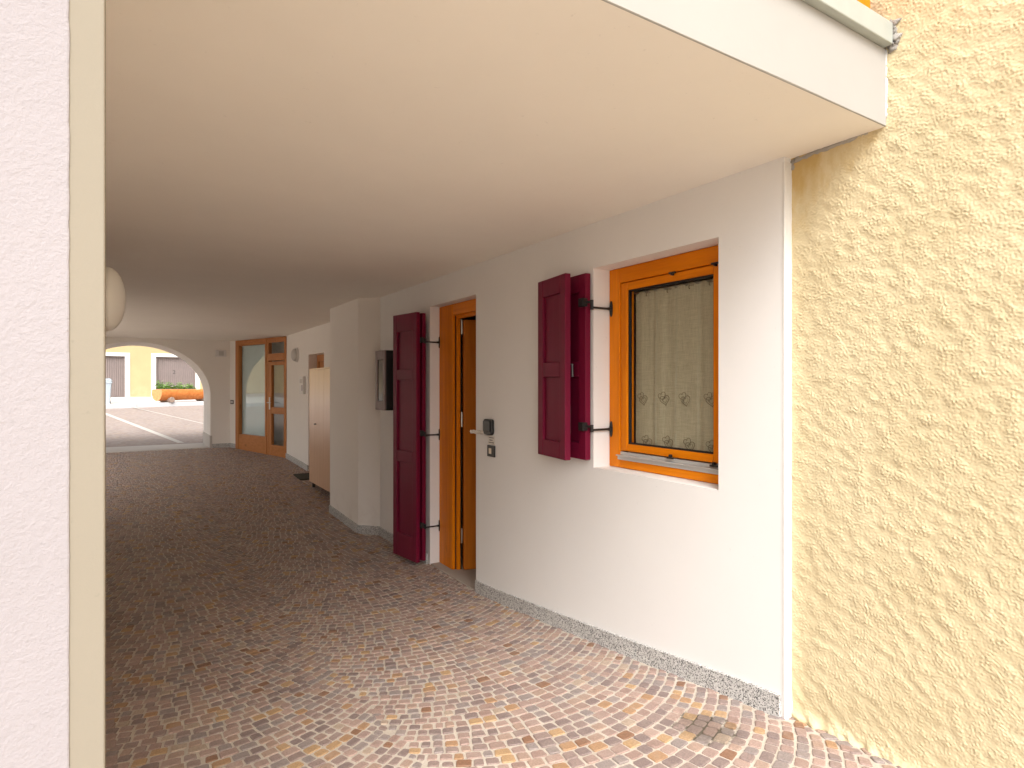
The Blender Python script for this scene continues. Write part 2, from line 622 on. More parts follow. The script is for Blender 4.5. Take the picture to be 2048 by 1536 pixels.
def stone_mesh(cx, cy, corners, detail=True):
    z = zf(cy)
    gap = random.uniform(.0028, .0050)
    tx, ty = random.gauss(0, .014), random.gauss(0, .014)
    dz = random.gauss(.0004, .0010)
    pts = []
    for i in range(4):
        c = Vector(corners[i])
        p = Vector(corners[i - 1])
        q = Vector(corners[(i + 1) % 4])
        e1, e2 = (p - c), (q - c)
        if e1.length < 1e-4 or e2.length < 1e-4:
            return None
        e1.normalize(); e2.normalize()
        c = c + (e1 + e2) * gap
        k = random.uniform(.0025, .0075)
        pts += [c + e1 * k, c + e2 * k]
    slope = (zf(cy + .05) - zf(cy - .05)) / .1
    ctr = Vector((cx, cy))
    def ring(shrink, h):
        out = []
        for p in pts:
            d = p - ctr
            L = max(d.length, 1e-5)
            d = d * max(.3, (L - shrink) / L)
            out.append((d.x, d.y, dz + h + d.x * tx + d.y * (ty + slope)))
        return out
    n = 8
    if detail:
        v = ring(.0045, 0) + ring(.0012, -.0022) + ring(-.0005, -.014)
        f = [tuple(range(n))]
        for k in range(2):
            f += [((k + 1) * n + i, (k + 1) * n + (i + 1) % n, k * n + (i + 1) % n, k * n + i) for i in range(n)]
    else:
        v = ring(.003, 0) + ring(-.0005, -.010)
        f = [tuple(range(n))] + [(n + i, n + (i + 1) % n, (i + 1) % n, i) for i in range(n)]
    return v, f, (cx, cy, z)

def seen_size(st):
    cx, cy, c = st
    d = .534 * cx + .845 * cy
    lat = .845 * cx - .534 * cy
    if d < .6 or abs(lat / d) > .853:
        return 0
    if (CAM_Z - zf(cy)) / d > .64 or lat / d < -.68:
        return 0
    return 1 / d ** 3
order = sorted(range(len(stones)), key=lambda i: -seen_size(stones[i]))
single = set(order[:300])
jv, jf, jt = [], [], []
for i, st in enumerate(stones):
    r_ = stone_mesh(*st, detail=st[1] < 7)
    if r_ is None:
        continue
    v, f, c = r_
    tone = random.random()
    if i in single:
        me = bpy.data.meshes.new('cobblestone')
        me.from_pydata(v, [], f)
        me.materials.append(M['stone'])
        at = me.attributes.new('tone', 'FLOAT', 'FACE')
        at.data.foreach_set('value', [tone] * len(f))
        o = bpy.data.objects.new('cobblestone', me)
        o.location = c
        COL.objects.link(o)
        o.parent = floor
    else:
        b = len(jv)
        jv += [(p[0] + c[0], p[1] + c[1], p[2] + c[2]) for p in v]
        jf += [tuple(q + b for q in g) for g in f]
        jt += [tone] * len(f)
me = bpy.data.meshes.new('cobblestones')
me.from_pydata(jv, [], jf)
me.materials.append(M['stone'])
at = me.attributes.new('tone', 'FLOAT', 'FACE')
at.data.foreach_set('value', jt)
rest = bpy.data.objects.new('cobblestones', me)
COL.objects.link(rest)
rest.parent = floor
rest['kind'] = 'stuff'

# ------------------------------------------------------------------ courtyard beyond the arch
court = sheet('courtyard_ground', M['court'], -60, 40, [14.42, 18, 22, 26, 30, 36, 60], .0, nx=4)
tag(court, 'pinkish paved parking court beyond the arch', kind='structure')
thr = MB()
thr.add([(x, y, zf(y) + .008) for y in (13.62, 14.40) for x in (-1.5, 1.5)] + [(x, y, zf(y) - .1) for y in (13.62, 14.40) for x in (-1.5, 1.5)],
        [(0, 1, 3, 2), (4, 6, 7, 5), (0, 4, 5, 1), (2, 3, 7, 6), (0, 2, 6, 4), (1, 5, 7, 3)])
tag(thr.build('threshold_paving', M['pale_stone']), 'pale stone threshold strip under the arch', kind='structure')

def court_pt(px, py):                                 # where a sight line meets the sloping court
    rx, ry = ray(px)
    lo, hi = 8., 60.
    for _ in range(50):
        m = (lo + hi) / 2
        if CAM_Z + (768 - py) / 1200 * m > zf(ry * m):
            lo = m
        else:
            hi = m
    return Vector((rx * lo, ry * lo, zf(ry * lo)))

def paint_line(p, q, wid):
    d = (q - p)
    d.z = 0
    d.normalize()
    sd = Vector((-d.y, d.x, 0)) * wid / 2
    mb = MB()
    n = 12
    v = []
    for i in range(n + 1):
        c = p.lerp(q, i / n)
        for s in (-1, 1):
            t = c + sd * s
            v.append((t.x, t.y, zf(t.y) + .006))
    mb.add(v, [(2 * i, 2 * i + 1, 2 * i + 3, 2 * i + 2) for i in range(n)])
    return mb.build('parking_line', M['line'], court)
paint_line(court_pt(120, 800), court_pt(362, 886), .12)
paint_line(court_pt(262, 814), court_pt(470, 862), .05)

# raised pavement in front of the garages, with its kerb
k0, k1 = court_pt(150, 819), court_pt(560, 805)
kd = (k1 - k0); kd.z = 0; kd.normalize()
k0 = k0 - kd * 14; k1 = k1 + kd * 14
FAC = 34.0
pv = MB()
n = 20
v, f = [], []
for i in range(n + 1):
    a = k0.lerp(k1, i / n)
    z1 = zf(a.y) + .13
    v += [(a.x, a.y + .2, z1), (a.x, FAC, max(zf(FAC), z1 + .02))]
pv.add(v, [(2 * i, 2 * i + 2, 2 * i + 3, 2 * i + 1) for i in range(n)])
pav = tag(pv.build('pavement', M['pale_stone']), 'pale raised pavement along the garage front', kind='structure')
for i in range(n):
    a, b = k0.lerp(k1, i / n), k0.lerp(k1, (i + .999) / n)
    mb = MB()
    mb.add([(a.x, a.y, zf(a.y) - .1), (b.x, b.y, zf(b.y) - .1), (b.x, b.y + .2, zf(b.y) - .1), (a.x, a.y + .2, zf(a.y) - .1),
            (a.x, a.y, zf(a.y) + .133), (b.x, b.y, zf(b.y) + .133), (b.x, b.y + .2, zf(b.y) + .133), (a.x, a.y + .2, zf(a.y) + .133)],
           [(0, 3, 2, 1), (4, 5, 6, 7), (0, 1, 5, 4), (1, 2, 6, 5), (2, 3, 7, 6), (3, 0, 4, 7)])
    mb.build('kerb_stone', M['kerbstone'], pav, .015)

# ------------------------------------------------------------------ white wall with window and door
def wall_holes(mb, x, y0, y1, z0, z1, holes, depth, thick):
    ys = sorted({y0, y1} | {h[0] for h in holes} | {h[1] for h in holes})
    zs = sorted({z0, z1} | {h[2] for h in holes} | {h[3] for h in holes})
    for a, b in zip(ys[:-1], ys[1:]):
        for c, d in zip(zs[:-1], zs[1:]):
            if any(h[0] <= a and b <= h[1] and h[2] <= c and d <= h[3] for h in holes):
                continue
            mb.quad((x, a, c), (x, a, d), (x, b, d), (x, b, c))
            mb.quad((x + thick, a, c), (x + thick, b, c), (x + thick, b, d), (x + thick, a, d))
    for h in holes:
        a, b, c, d = h[:4]
        t = x + thick
        mb.quad((x, a, c), (t, a, c), (t, a, d), (x, a, d))
        mb.quad((x, b, c), (x, b, d), (t, b, d), (t, b, c))
        mb.quad((x, a, d), (t, a, d), (t, b, d), (x, b, d))
        mb.quad((x, a, c), (x, b, c), (t, b, c), (t, a, c))
    t = x + thick
    mb.quad((x, y0, z0), (t, y0, z0), (t, y0, z1), (x, y0, z1))
    mb.quad((x, y1, z0), (x, y1, z1), (t, y1, z1), (t, y1, z0))
    mb.quad((x, y0, z1), (t, y0, z1), (t, y1, z1), (x, y1, z1))

WY0, WY1 = on_x(1437, WX)[1], on_x(1187, WX)[1]
WZ0, WZ1 = CAM_Z - .457, CAM_Z + .633
DY0, DY1 = on_x(952, WX)[1], on_x(860, WX)[1]
DZ0, DZ1 = -.06, CAM_Z + .657
wall_root = thing('passage_wall', 'smooth white plastered wall holding the orange window and open door', 'wall', (WX + .15, 3.6, 0))
mb = MB()
wall_holes(mb, WX, 1.40, 5.88, -.3, CEIL + .02, [(WY0, WY1, WZ0, WZ1), (DY0, DY1, DZ0, DZ1)], .1, .30)
mb.build('plaster', M['white'], wall_root)

# rough filler along the wall's outer edge
mb = MB()
N = 220
v, f = [], []
for i in range(N + 1):
    z = .12 + (CEIL - .14) * i / N
    w1 = .002 + .002 * mnoise.noise((0, 0, z * 9)) + .002 * mnoise.noise((3, 0, z * 40))
    lump = .0012 * mnoise.noise((7, 1, z * 30)) + .001
    foot = max(0, 1 - (z - .2) / .12) * .008
    v += [(WX - .0008, 1.40 + .006 + w1, z), (WX - .0012 - foot * .3, 1.3985 - foot * .3, z), (WX + .001, 1.397 - lump * .3 - foot, z), (WX + .04 + w1, 1.397 - lump - foot, z), (WX + .052 + w1 * 2.5, 1.399, z)]
for i in range(N):
    for k in range(4):
        a = i * 5 + k
        f.append((a, a + 1, a + 6, a + 5))
mb.add(v, f)
mb.build('edge_filler', M['edge'], wall_root)

def skirting(parent, p, q, h=.085, th=.014, name='skirting', mat=None, low=.05):
    p, q = Vector(p), Vector(q)
    d = (q - p).normalized()
    nrm = Vector((d.y, -d.x))                         # to the right of p->q
    n = max(1, int((q - p).length / .12))
    v, f = [], []
    for i in range(n + 1):
        c = p.lerp(q, i / n)
        e = c + nrm * th
        z = zf(c.y)
        v += [(c.x, c.y, z - low), (e.x, e.y, z - low), (e.x, e.y, z + h), (c.x, c.y, z + h)]
    for i in range(n):
        for k in range(4):
            a, b = i * 4 + k, i * 4 + (k + 1) % 4
            f.append((a, b, b + 4, a + 4))
    f += [(0, 1, 2, 3), (n * 4 + 3, n * 4 + 2, n * 4 + 1, n * 4)]
    return MB().add(v, f).build(name, mat or M['granite'], parent, .0015)
cut = [1.412, 2.20, 3.05, DY0 - .004]
for a, b in zip(cut[:-1], cut[1:]):                   # three granite slabs end to end
    skirting(wall_root, (WX, b - .003), (WX, a))
skirting(wall_root, (WX, 5.875), (WX, DY1 + .05))

# pilaster and the passage's far right-hand walls
pil = thing('wall_pier', 'cream plastered pier with angled corner past the tall burgundy shutter', 'pier', (2.2, 6.5, 0))
poly = [(WX, 5.882), (1.96, 6.06), (1.955, 7.09), (2.5, 7.09), (2.5, 5.882)]
MB().prism([(x, y, -.3) for x, y in poly], (0, 0, CEIL + .32)).build('plaster', M['far_white'], pil)
skirting(pil, (1.96, 6.055), (WX, 5.885))
skirting(pil, (1.955, 7.085), (1.96, 6.062))

FW = 2.38
P0, P1 = Vector((1.69, 13.56)), Vector((FW, 11.5))
fw = thing('back_wall', 'shaded plaster wall behind the birch cabinet with round lamp', 'wall', (FW + .15, 9.3, 0))
oY0, oY1 = on_x(639, FW)[1], on_x(617, FW)[1]
mb = MB()
wall_holes(mb, FW, 7.092, 11.49, -.3, CEIL + .02, [(oY0 - .25, oY1, -.1, CAM_Z + .468)], .1, .32)
mb.build('plaster', M['far_white'], fw)
skirting(fw, (FW, 11.48), (FW, oY1 + .003), .09, .02, mat=M['granite'])

# angled wall with the glazed entrance: a local frame with x along the wall
def on_line(px):
    rx, ry = ray(px)
    e = P1 - P0
    # P0 + t e = d (rx, ry)
    det = e.x * (-ry) + rx * e.y
    t = (-P0.x * (-ry) - rx * P0.y) / det
    d = ((P0 + e * t).x) / rx
    return t * e.length, d
EL = (P1 - P0).length
ex = (P1 - P0).normalized()
en = Vector((-ex.y, ex.x))                            # towards the room behind the glass
if en.x < 0: en = -en
ME = Matrix(((ex.x, en.x, 0, P0.x), (ex.y, en.y, 0, P0.y), (0, 0, 1, 0), (0, 0, 0, 1)))
t0, d0 = on_line(472.5)
t9, d9 = on_line(573.5)
aw = thing('angled_wall', 'narrow pale wall strip between the arch wall and glazed entrance', 'wall', (P0.x, P0.y, 0))
MB(ME).box(-.35, t0 - .003, 0, .3, -.2, CEIL + .02).build('plaster', M['far_white'], aw)
MB(ME).box(t9 + .003, EL + .003, 0, .3, -.2, CEIL + .02).build('plaster', M['far_white'], aw)
skirting(aw, tuple((P0 + ex * .02)), tuple((P0 + ex * (t0 - .01))), .09, .014)
bpy.context.view_layer.update()

def ez(px, py):
    return zat(py, on_line(px)[1])
def et(px):
    return on_line(px)[0]
ent = thing('glazed_entrance', 'larch-framed glass entrance door with large fixed side pane near the arch', 'entrance', tuple(ME @ Vector(((t0 + t9) / 2, 0, zf(12.3)))))
zb = zf(12.4) - .06
ztop = CEIL - .004
g0, g1 = et(478.5), et(531.5)
m1 = et(536.5)
ds0, ds1 = et(543.5), et(568.5)
zg1, zg0 = ez(480, 692), ez(480, 868)
def ebx(name, mat, a, b, c, d, y0=-.02, y1=.06, par=ent, bev=.004):
    return MB(ME).box(a, b, y0, y1, c, d).build(name, mat, par, bev)
fz, fy = M['far_z'], M['far_y']
fr = ebx('frame_post', fz, t0, g0, zb, ztop)
ebx('frame_post', fz, g1, m1 - .03, zb, ztop - .002)
ebx('frame_post', fz, m1 - .026, m1 + .03, zb, ztop - .002, -.012)
ebx('frame_post', fz, t9 - .06, t9, zb, ztop - .002)
ebx('frame_head', fy, g0 + .001, g1 - .001, zg1, ztop - .003, -.017)
ebx('frame_head', fy, m1 + .031, t9 - .061, ez(556, 684), ztop - .003, -.017)
ebx('transom', fy, m1 + .031, t9 - .061, ez(556, 721), ez(556, 706.5), -.024)
ebx('bottom_panel', fy, g0 + .001, g1 - .001, zb, zg0, -.012)
MB(ME).box(g0 - .005, g1 + .005, .02, .026, zg0 - .005, zg1 + .005).build('side_pane', M['shop_glass'], ent)
MB(ME).box(m1 + .02, t9 - .05, .02, .026, ez(556, 708), ez(556, 682)).build('top_pane', M['shop_glass'], ent)
dl = ebx('door_leaf', fz, m1 + .034, ds0, zb + .02, ez(556, 722.5), -.012, .045)
ebx('top_rail', fy, ds0 + .001, ds1 - .001, ez(556, 730), ez(556, 722.5) - .001, -.010, .045, dl)
ebx('middle_rail', fy, ds0 + .001, ds1 - .001, ez(556, 828), ez(556, 815), -.010, .045, dl)
ebx('bottom_rail', fy, ds0 + .001, ds1 - .001, zb + .02, ez(556, 891), -.010, .045, dl)
ebx('stile', fz, ds1, t9 - .064, zb + .02, ez(556, 722.5), -.012, .045, dl)
for a, b in ((815, 730), (891, 828)):
    MB(ME).box(ds0 - .004, ds1 + .004, .018, .024, ez(556, a) - .004, ez(556, b) + .004).build('door_pane', M['shop_glass'], dl)
hz = ez(541, 805)
hx = (m1 + .034 + ds0) / 2
mb = MB(ME).box(hx - .02, hx + .02, -.022, -.0125, hz - .13, hz + .10)
mb.tube([(hx, -.022, hz), (hx, -.065, hz), (hx + .13, -.068, hz)], .009)
mb.build('door_handle', M['steel'], ent, .002)
# room behind the glass: pale blind and back wall
rm = thing('entrance_room', 'pale teal interior seen through the glazed entrance', 'room', tuple(ME @ Vector((1.1, 1.2, .1))))
MB(ME).box(t0 + .02, m1 - .002, .075, .085, 0, CEIL - .05).build('window_blind', M['teal'], rm)
MB(ME).box(t0 - .1, t9 + .2, .35, .38, -.1, CEIL).build('back_partition', M['pale_room'], rm)
MB(ME).box(t0 - .1, t9 + .2, .10, .345, -.2, .05).build('floor_slab', M['concrete'], rm)

# arch wall at the far end
AY0, AY1 = 13.55, 14.42
AC, AH, ASP, ART = .05, 1.28, CAM_Z - .22, 1.03
arch = thing('arch_wall', 'far end wall pierced by a wide round arch opening on the court', 'wall', (AC, AY0, zf(AY0)))
prof = [(AC - AH, -.1)] + [(AC - AH * math.cos(math.pi * i / 40), ASP + ART * math.sin(math.pi * i / 40)) for i in range(41)] + [(AC + AH, -.1)]
back = [(AC + (x - AC) * .965, z - (.03 if z > 0 else 0)) for x, z in prof]
xl, xr, zt = -3.2, 1.72, CEIL + .3
mb = MB()
nP = len(prof)
vf = [(x, AY0, z) for x, z in prof]
vb = [(x, AY1, z) for x, z in back]
mb.add(vf + vb, [(i, i + 1, nP + i + 1, nP + i) for i in range(nP - 1)])
for pts, yy in ((prof, AY0), (back, AY1)):
    for i in range(nP - 1):
        a, b = pts[i], pts[i + 1]
        if 1 <= i < nP - 2:
            mb.quad((a[0], yy, a[1]), (b[0], yy, b[1]), (b[0], yy, zt), (a[0], yy, zt))
    mb.quad((xl, yy, -.1), (pts[0][0], yy, -.1), (pts[1][0], yy, pts[1][1]), (pts[1][0], yy, zt), (xl, yy, zt))
    xe = xr + (.0 if yy == AY0 else 3)
    mb.quad((pts[-1][0], yy, -.1), (xe, yy, -.1), (xe, yy, zt), (pts[-2][0], yy, zt), (pts[-2][0], yy, pts[-2][1]))
mb.build('plaster', M['far_white'], arch)
jx = AC + AH
mb = MB()
mb.prism([(jx - .012, AY0 - .012, zf(13.6) - .05), (jx + .03, AY0 - .012, zf(13.6) - .05), (jx + .03, AY1 + .02, zf(14.4) - .05), (AC + AH * .965 - .012, AY1 + .02, zf(14.4) - .05)], (0, 0, .30))
mb.build('jamb_base', M['pale_stone'], arch, .004)
skirting(arch, (AC + AH + .032, AY0), (1.70, AY0), .085, .012)

# ------------------------------------------------------------------ ceiling slab / balcony edge
FY = 1.05
slab = thing('balcony_slab', 'cream ceiling slab over the passage with pale front edge', 'ceiling', (0, FY, CEIL))
mb = MB()
mb.quad((-1.95, FY + .0035, CEIL), (YX + .03, FY + .0035, CEIL), (YX + .03, 1.395, CEIL), (WX + .4, 1.395, CEIL), (3, 5.9, CEIL), (3.4, 13.6, CEIL), (-1.95, 13.6, CEIL))
mb.quad((-1.95, FY + .012, CEIL + .3), (-1.95, 14.3, CEIL + .3), (3.4, 14.3, CEIL + .3), (YX + .03, FY + .012, CEIL + .3))
mb.build('ceiling_plaster', M['ceiling'], slab)
mb = MB()
N = 120                                               # plastered edge, slightly wavy along its lower arris
v, f = [], []
for i in range(N + 1):
    x = -5 + (YX + .02 + 5) * i / N
    d = .004 * mnoise.noise((x * 2.1, 0, 0)) + .002 * mnoise.noise((x * 9, 4, 0))
    d = d * .5
    v += [(x, FY + .03, CEIL + .005), (x, FY + .02, CEIL + .004), (x, FY + .0035, CEIL + .001 + d * .2), (x, FY, CEIL + .003 + d), (x, FY, CEIL + .02 + d), (x, FY, CEIL + .262)]
for i in range(N):
    for k in range(5):
        a = i * 6 + k
        f.append((a, a + 6, a + 7, a + 1))
mb.add(v, f)
mb.build('fascia', M['fascia'], slab)
mb = MB().box(-5, YX - .012, FY - .028, FY + .25, CEIL + .264, CEIL + .336)
mb.build('edge_flashing', M['flashing'], slab, .003)

rail = thing('balcony_railing', 'orange wooden balcony railing just above the grey edge flashing', 'railing', (1.0, FY + .1, CEIL + .34))
box('bottom_rail', M['wood_y'], rail, (-3, YX - .03, FY + .05, FY + .11, CEIL + .37, CEIL + .45), .006)
box('hand_rail', M['wood_y'], rail, (-3, YX - .03, FY + .04, FY + .13, CEIL + 1.28, CEIL + 1.34), .008)
x = YX - .06
me = None
while x > .9:
    if me is None:
        first = box('baluster', M['wood_z'], rail, (x - .075, x, FY + .02, FY + .045, CEIL + .345, CEIL + 1.275), .004)
        x_first = x
        me = first
    else:
        c = first.copy()
        COL.objects.link(c)
        c.parent = rail
        c.location.x = first.location.x + (x - x_first)
    x -= .115

# ------------------------------------------------------------------ pink wall and beige corner on the left
LX = -.034
pk = thing('pink_wall', 'pale pink rough plastered house wall at the left edge', 'wall', (-.5, FY, 0))
sx = on_y(140, FY)[1]
mb = MB()
N = 200
v, f = [], []
for i in range(N + 1):
    z = -.2 + 3.6 * i / N
    e = sx + .0012 * mnoise.noise((0, 5, z * 22)) + .0008 * mnoise.noise((2, 5, z * 90)) - (.004 * max(0, mnoise.noise((9, 2, z * 35)) - .45))
    v += [(-9, FY - .0025, z), (e - .003, FY - .0025, z), (e - .001, FY - .0018, z), (e, FY + .002, z)]
for i in range(N):
    for k in range(3):
        a = i * 4 + k
        f.append((a, a + 1, a + 5, a + 4))
mb.add(v, f)
mb.build('pink_plaster', M['pink'], pk)
poly = [(-9, FY), (LX, FY), (LX - .003, FY + .12), (-.6, FY + .5), (-9, 4)]
MB().prism([(x, y, -.2) for x, y in poly], (0, 0, CEIL + 1.2)).build('beige_corner', M['beige'], pk, .0025)
lw = thing('left_passage_wall', 'pale wall along the left of the passage carrying the oval lamp', 'wall', (-.3, 3, 0))
poly = [(LX - .0055, FY + .122), (LX - .04 * 4.15, 5.2), (-1.5, 5.6), (-1.5, 7.5), (-1.9, 7.5), (-1.9, 4)]
MB().prism([(x, y, -.2) for x, y in poly], (0, 0, CEIL + .2)).build('plaster', M['white'], lw)
MB().box(-1.9, -1.5, 7.5005, 12.6, CEIL - .12, CEIL - .002).build('unseen_bay_lintel', M['white'], lw)  # spans an unseen side opening, assumed here to light the passage's far half
MB().box(-1.9, -1.5, 12.6005, 13.548, -.2, CEIL - .001).build('unseen_bay_pier', M['white'], lw)  # far side of the assumed opening

# ------------------------------------------------------------------ yellow roughcast wall
yw = thing('yellow_wall', 'thick pale yellow roughcast wall at the right edge', 'wall', (YX + .2, 0, 0))
def band_noise(shape, step, lam, width=.45, angle=None, stretch=1):
    w = rng.standard_normal(shape)
    fz_ = np.fft.fftfreq(shape[0], step)[:, None]
    fy_ = np.fft.fftfreq(shape[1], step)[None, :]
    if angle is not None:
        ca, sa = math.cos(angle), math.sin(angle)
        a, b = fy_ * ca + fz_ * sa, (-fy_ * sa + fz_ * ca)
        fr_ = np.sqrt((a * stretch) ** 2 + b ** 2)
    else:
        fr_ = np.sqrt(fz_ ** 2 + fy_ ** 2)
    fr_ = np.maximum(fr_, 1e-6)
    g = np.exp(-(np.log(fr_ * lam) / width) ** 2)
    h = np.fft.ifft2(np.fft.fft2(w) * g).real
    return h / h.std()
STEP = .0031
ny, nz = int(1.44 / STEP), int(3.25 / STEP)
h1 = band_noise((nz, ny), STEP, .013, .95)
h2 = band_noise((nz, ny), STEP, .0095, .45)
h3 = band_noise((nz, ny), STEP, .085, .8, R(25), 1.3)
amp = np.clip(1 + .22 * h3, .5, 1.5)
H = amp * (.00070 * h1 + .00034 * h2) + .0008 * h3
gy = -.02 + np.arange(ny) * STEP
gz = -.05 + np.arange(nz) * STEP
# smoother trowelled zone in the corner beneath the slab
YY, ZZ = np.meshgrid(gy, gz)
sm = np.clip((YY - 1.10) * 3 + (ZZ - 2.25) * 2.2, 0, 1) * (ZZ < 2.4)
H = H * (1 - .6 * sm)
H += (.016 + .004 * h3) * np.clip((.27 - ZZ) / .05, 0, 1) ** 2      # foot of the render swells out over the paving
xs = YX - H
co = np.stack([xs, YY, ZZ], -1).reshape(-1, 3) - np.array(yw['_o'])
idx = (np.arange(nz - 1)[:, None] * ny + np.arange(ny - 1)[None, :]).reshape(-1)
fa = np.stack([idx, idx + ny, idx + ny + 1, idx + 1], -1).astype(np.int32)
me = bpy.data.meshes.new('roughcast')
me.vertices.add(len(co))
me.vertices.foreach_set('co', co.astype(np.float32).ravel())
me.loops.add(fa.size)
me.loops.foreach_set('vertex_index', fa.ravel())
me.polygons.add(len(fa))
me.polygons.foreach_set('loop_start', np.arange(len(fa), dtype=np.int32) * 4)
me.polygons.foreach_set('loop_total', np.full(len(fa), 4, dtype=np.int32))
me.polygons.foreach_set('use_smooth', np.ones(len(fa), dtype=bool))
me.update(calc_edges=True)
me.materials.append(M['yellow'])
o = bpy.data.objects.new('roughcast', me)
COL.objects.link(o)
o.parent = yw
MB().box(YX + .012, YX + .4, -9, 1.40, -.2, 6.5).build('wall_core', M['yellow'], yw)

def lumpy(name, path, rad, mat, parent, seed, nper=10):
    """irregular mortar bead along a path"""
    pts = []
    for a, b in zip(path[:-1], path[1:]):
        a, b = Vector(a), Vector(b)
        for k in range(nper):
            pts.append(a.lerp(b, k / nper))
    pts.append(Vector(path[-1]))
    mb = MB()
    rr = [rad * (1 + .7 * mnoise.noise((i * .37, seed, 0)) + .4 * mnoise.noise((i * 1.3, seed, 5))) for i in range(len(pts))]
    mb.tube(pts, rr, 9)
    for i, p in enumerate(mb.v):
        p = p + Vector(mnoise.noise_vector(p * 70)) * rad * .8
        p.x = YX + (p.x - YX) * .35
        mb.v[i] = p
    return mb.build(name, mat, parent, smooth=True)
lumpy('mortar_patch', [(YX - .001, 1.385, CEIL - .012), (YX - .001, 1.30, CEIL - .008), (YX - .001, 1.19, CEIL - .003), (YX + .001, 1.11, CEIL)], .008, M['cement'], yw, 1)
lumpy('mortar_patch', [(YX - .004, 1.395, CEIL - .045), (YX - .002, 1.392, CEIL - .008)], .011, M['cement'], yw, 4, 6)
lumpy('mortar_patch', [(YX - .003, FY + .004, CEIL + .03), (YX - .001, FY, CEIL + .11), (YX - .002, FY + .002, CEIL + .26)], .006, M['edge'], yw, 7)
lumpy('mortar_patch', [(YX, FY - .022, CEIL + .25), (YX - .001, FY - .022, CEIL + .29), (YX, FY - .02, CEIL + .35)], .020, M['cement'], yw, 9, 8)

# ------------------------------------------------------------------ orange window
FX = WX + .112                                         # front of the window frame
win = thing('orange_window', 'honey-orange wooden window with single sash in the white wall', 'window', (FX, (WY0 + WY1) / 2, WZ0))
def wy(px, X=FX): return on_x(px, X)[1]
def wz(px, py, X=FX): return zat(py, on_x(px, X)[0])
fo = WY1 - .002                                        # frame fills the opening
fi = wy(1239)
zt_o, zt_i = WZ1 - .002, wz(1239, 566)
zb_o, zb_i = WZ0 + .002, wz(1239, 919)
fi2 = WY0 + (fo - fi) * .9
box('frame_stile', M['wood_z'], win, (FX, FX + .07, fi, fo, zb_o, zt_o), .004)
box('frame_stile', M['wood_z'], win, (FX, FX + .07, WY0 + .002, fi2, zb_o, zt_o), .004)
box('frame_head', M['wood_y'], win, (FX + .001, FX + .07, fi2 + .0005, fi - .0005, zt_i, zt_o), .004)
box('frame_sill', M['wood_y'], win, (FX + .001, FX + .07, fi2 + .0005, fi - .0005, zb_o, zb_i), .004)
mb = MB().box(FX - .004, FX + .06, fi2 + .002, fi + .012, zb_i + .0005, zb_i + .022)
mb.box(FX - .018, FX + .02, fi2 + .002, fi + .012, zb_i + .022, zb_i + .027)
mb.box(FX + .006, FX + .06, fi2 + .002, fi + .012, zb_i + .027, wz(1239, 903))
mb.build('drip_rail', M['alu'], win, .002)
SX = FX + .006
so = fi - .003
si = wy(1253.5, SX)
zs1, zs0 = zt_i - .004, wz(1240, 902) + .003
zg1_, zg0_ = wz(1253.5, 580, SX), wz(1253.5, 888, SX)
so2, si2 = fi2 + .003, fi2 + .003 + (so - si)
sash = box('sash', M['wood_z'], win, (SX, SX + .055, si, so, zs0, zs1), .005)
box('sash_stile', M['wood_z'], sash, (SX, SX + .055, so2, si2, zs0, zs1), .005)
box('sash_rail', M['wood_y'], sash, (SX + .0008, SX + .055, si2 + .0005, si - .0005, zg1_, zs1), .005)
box('sash_rail', M['wood_y'], sash, (SX + .0008, SX + .055, si2 + .0005, si - .0005, zs0, zg0_), .005)
mb = MB()
gk = .008
mb.box(SX + .012, SX + .03, si - gk, si + .001, zg0_, zg1_)
mb.box(SX + .012, SX + .03, si2 - .001, si2 + gk, zg0_, zg1_)
mb.box(SX + .012, SX + .03, si2 + gk, si - gk, zg1_ - gk, zg1_ + .001)
mb.box(SX + .012, SX + .03, si2 + gk, si - gk, zg0_ - .001, zg0_ + gk)
mb.build('glazing_gasket', M['gasket'], sash)
box('glass_pane', M['glass'], sash, (SX + .018, SX + .022, si2, si, zg0_, zg1_))
for px, py in ((1345, 546), (1431, 527), (1341, 916), (1428, 932)):
    yy, z_ = wy(px, FX - .004), wz(px, py, FX - .004)
    up = 1 if py > 768 else -1
    mb = MB().box(FX - .012, FX - .0005, yy - .02, yy + .02, z_ - .004, z_ + .005)
    mb.box(FX - .014, FX + .004, yy - .005, yy + .005, z_ - .004 if up > 0 else z_ - .012, z_ + .017 if up > 0 else z_ + .004)
    mb.build('frame_clip', M['black'], win, .0015)
# dark room behind
rm = thing('room_behind_window', 'dim room interior behind the linen curtain', 'room', (3.0, 2.6, 0))
mb = MB()
x0, x1, y0, y1, z0, z1 = WX + .301, 5.0, 1.5, 3.35, -.05, 2.5
mb.quad((x1, y0, z0), (x1, y1, z0), (x1, y1, z1), (x1, y0, z1))
mb.quad((x0, y0, z0), (x1, y0, z0), (x1, y0, z1), (x0, y0, z1))
mb.quad((x0, y1, z0), (x1, y1, z0), (x1, y1, z1), (x0, y1, z1))
mb.quad((x0, y0, z0), (x0, y1, z0), (x1, y1, z0), (x1, y0, z0))
mb.quad((x0, y0, z1), (x0, y1, z1), (x1, y1, z1), (x1, y0, z1))
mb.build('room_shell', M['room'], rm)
MB().box(4.94, 4.97, 2.2, 3.0, .9, 2.0).build('wall_picture', M['paper'], rm, .01)

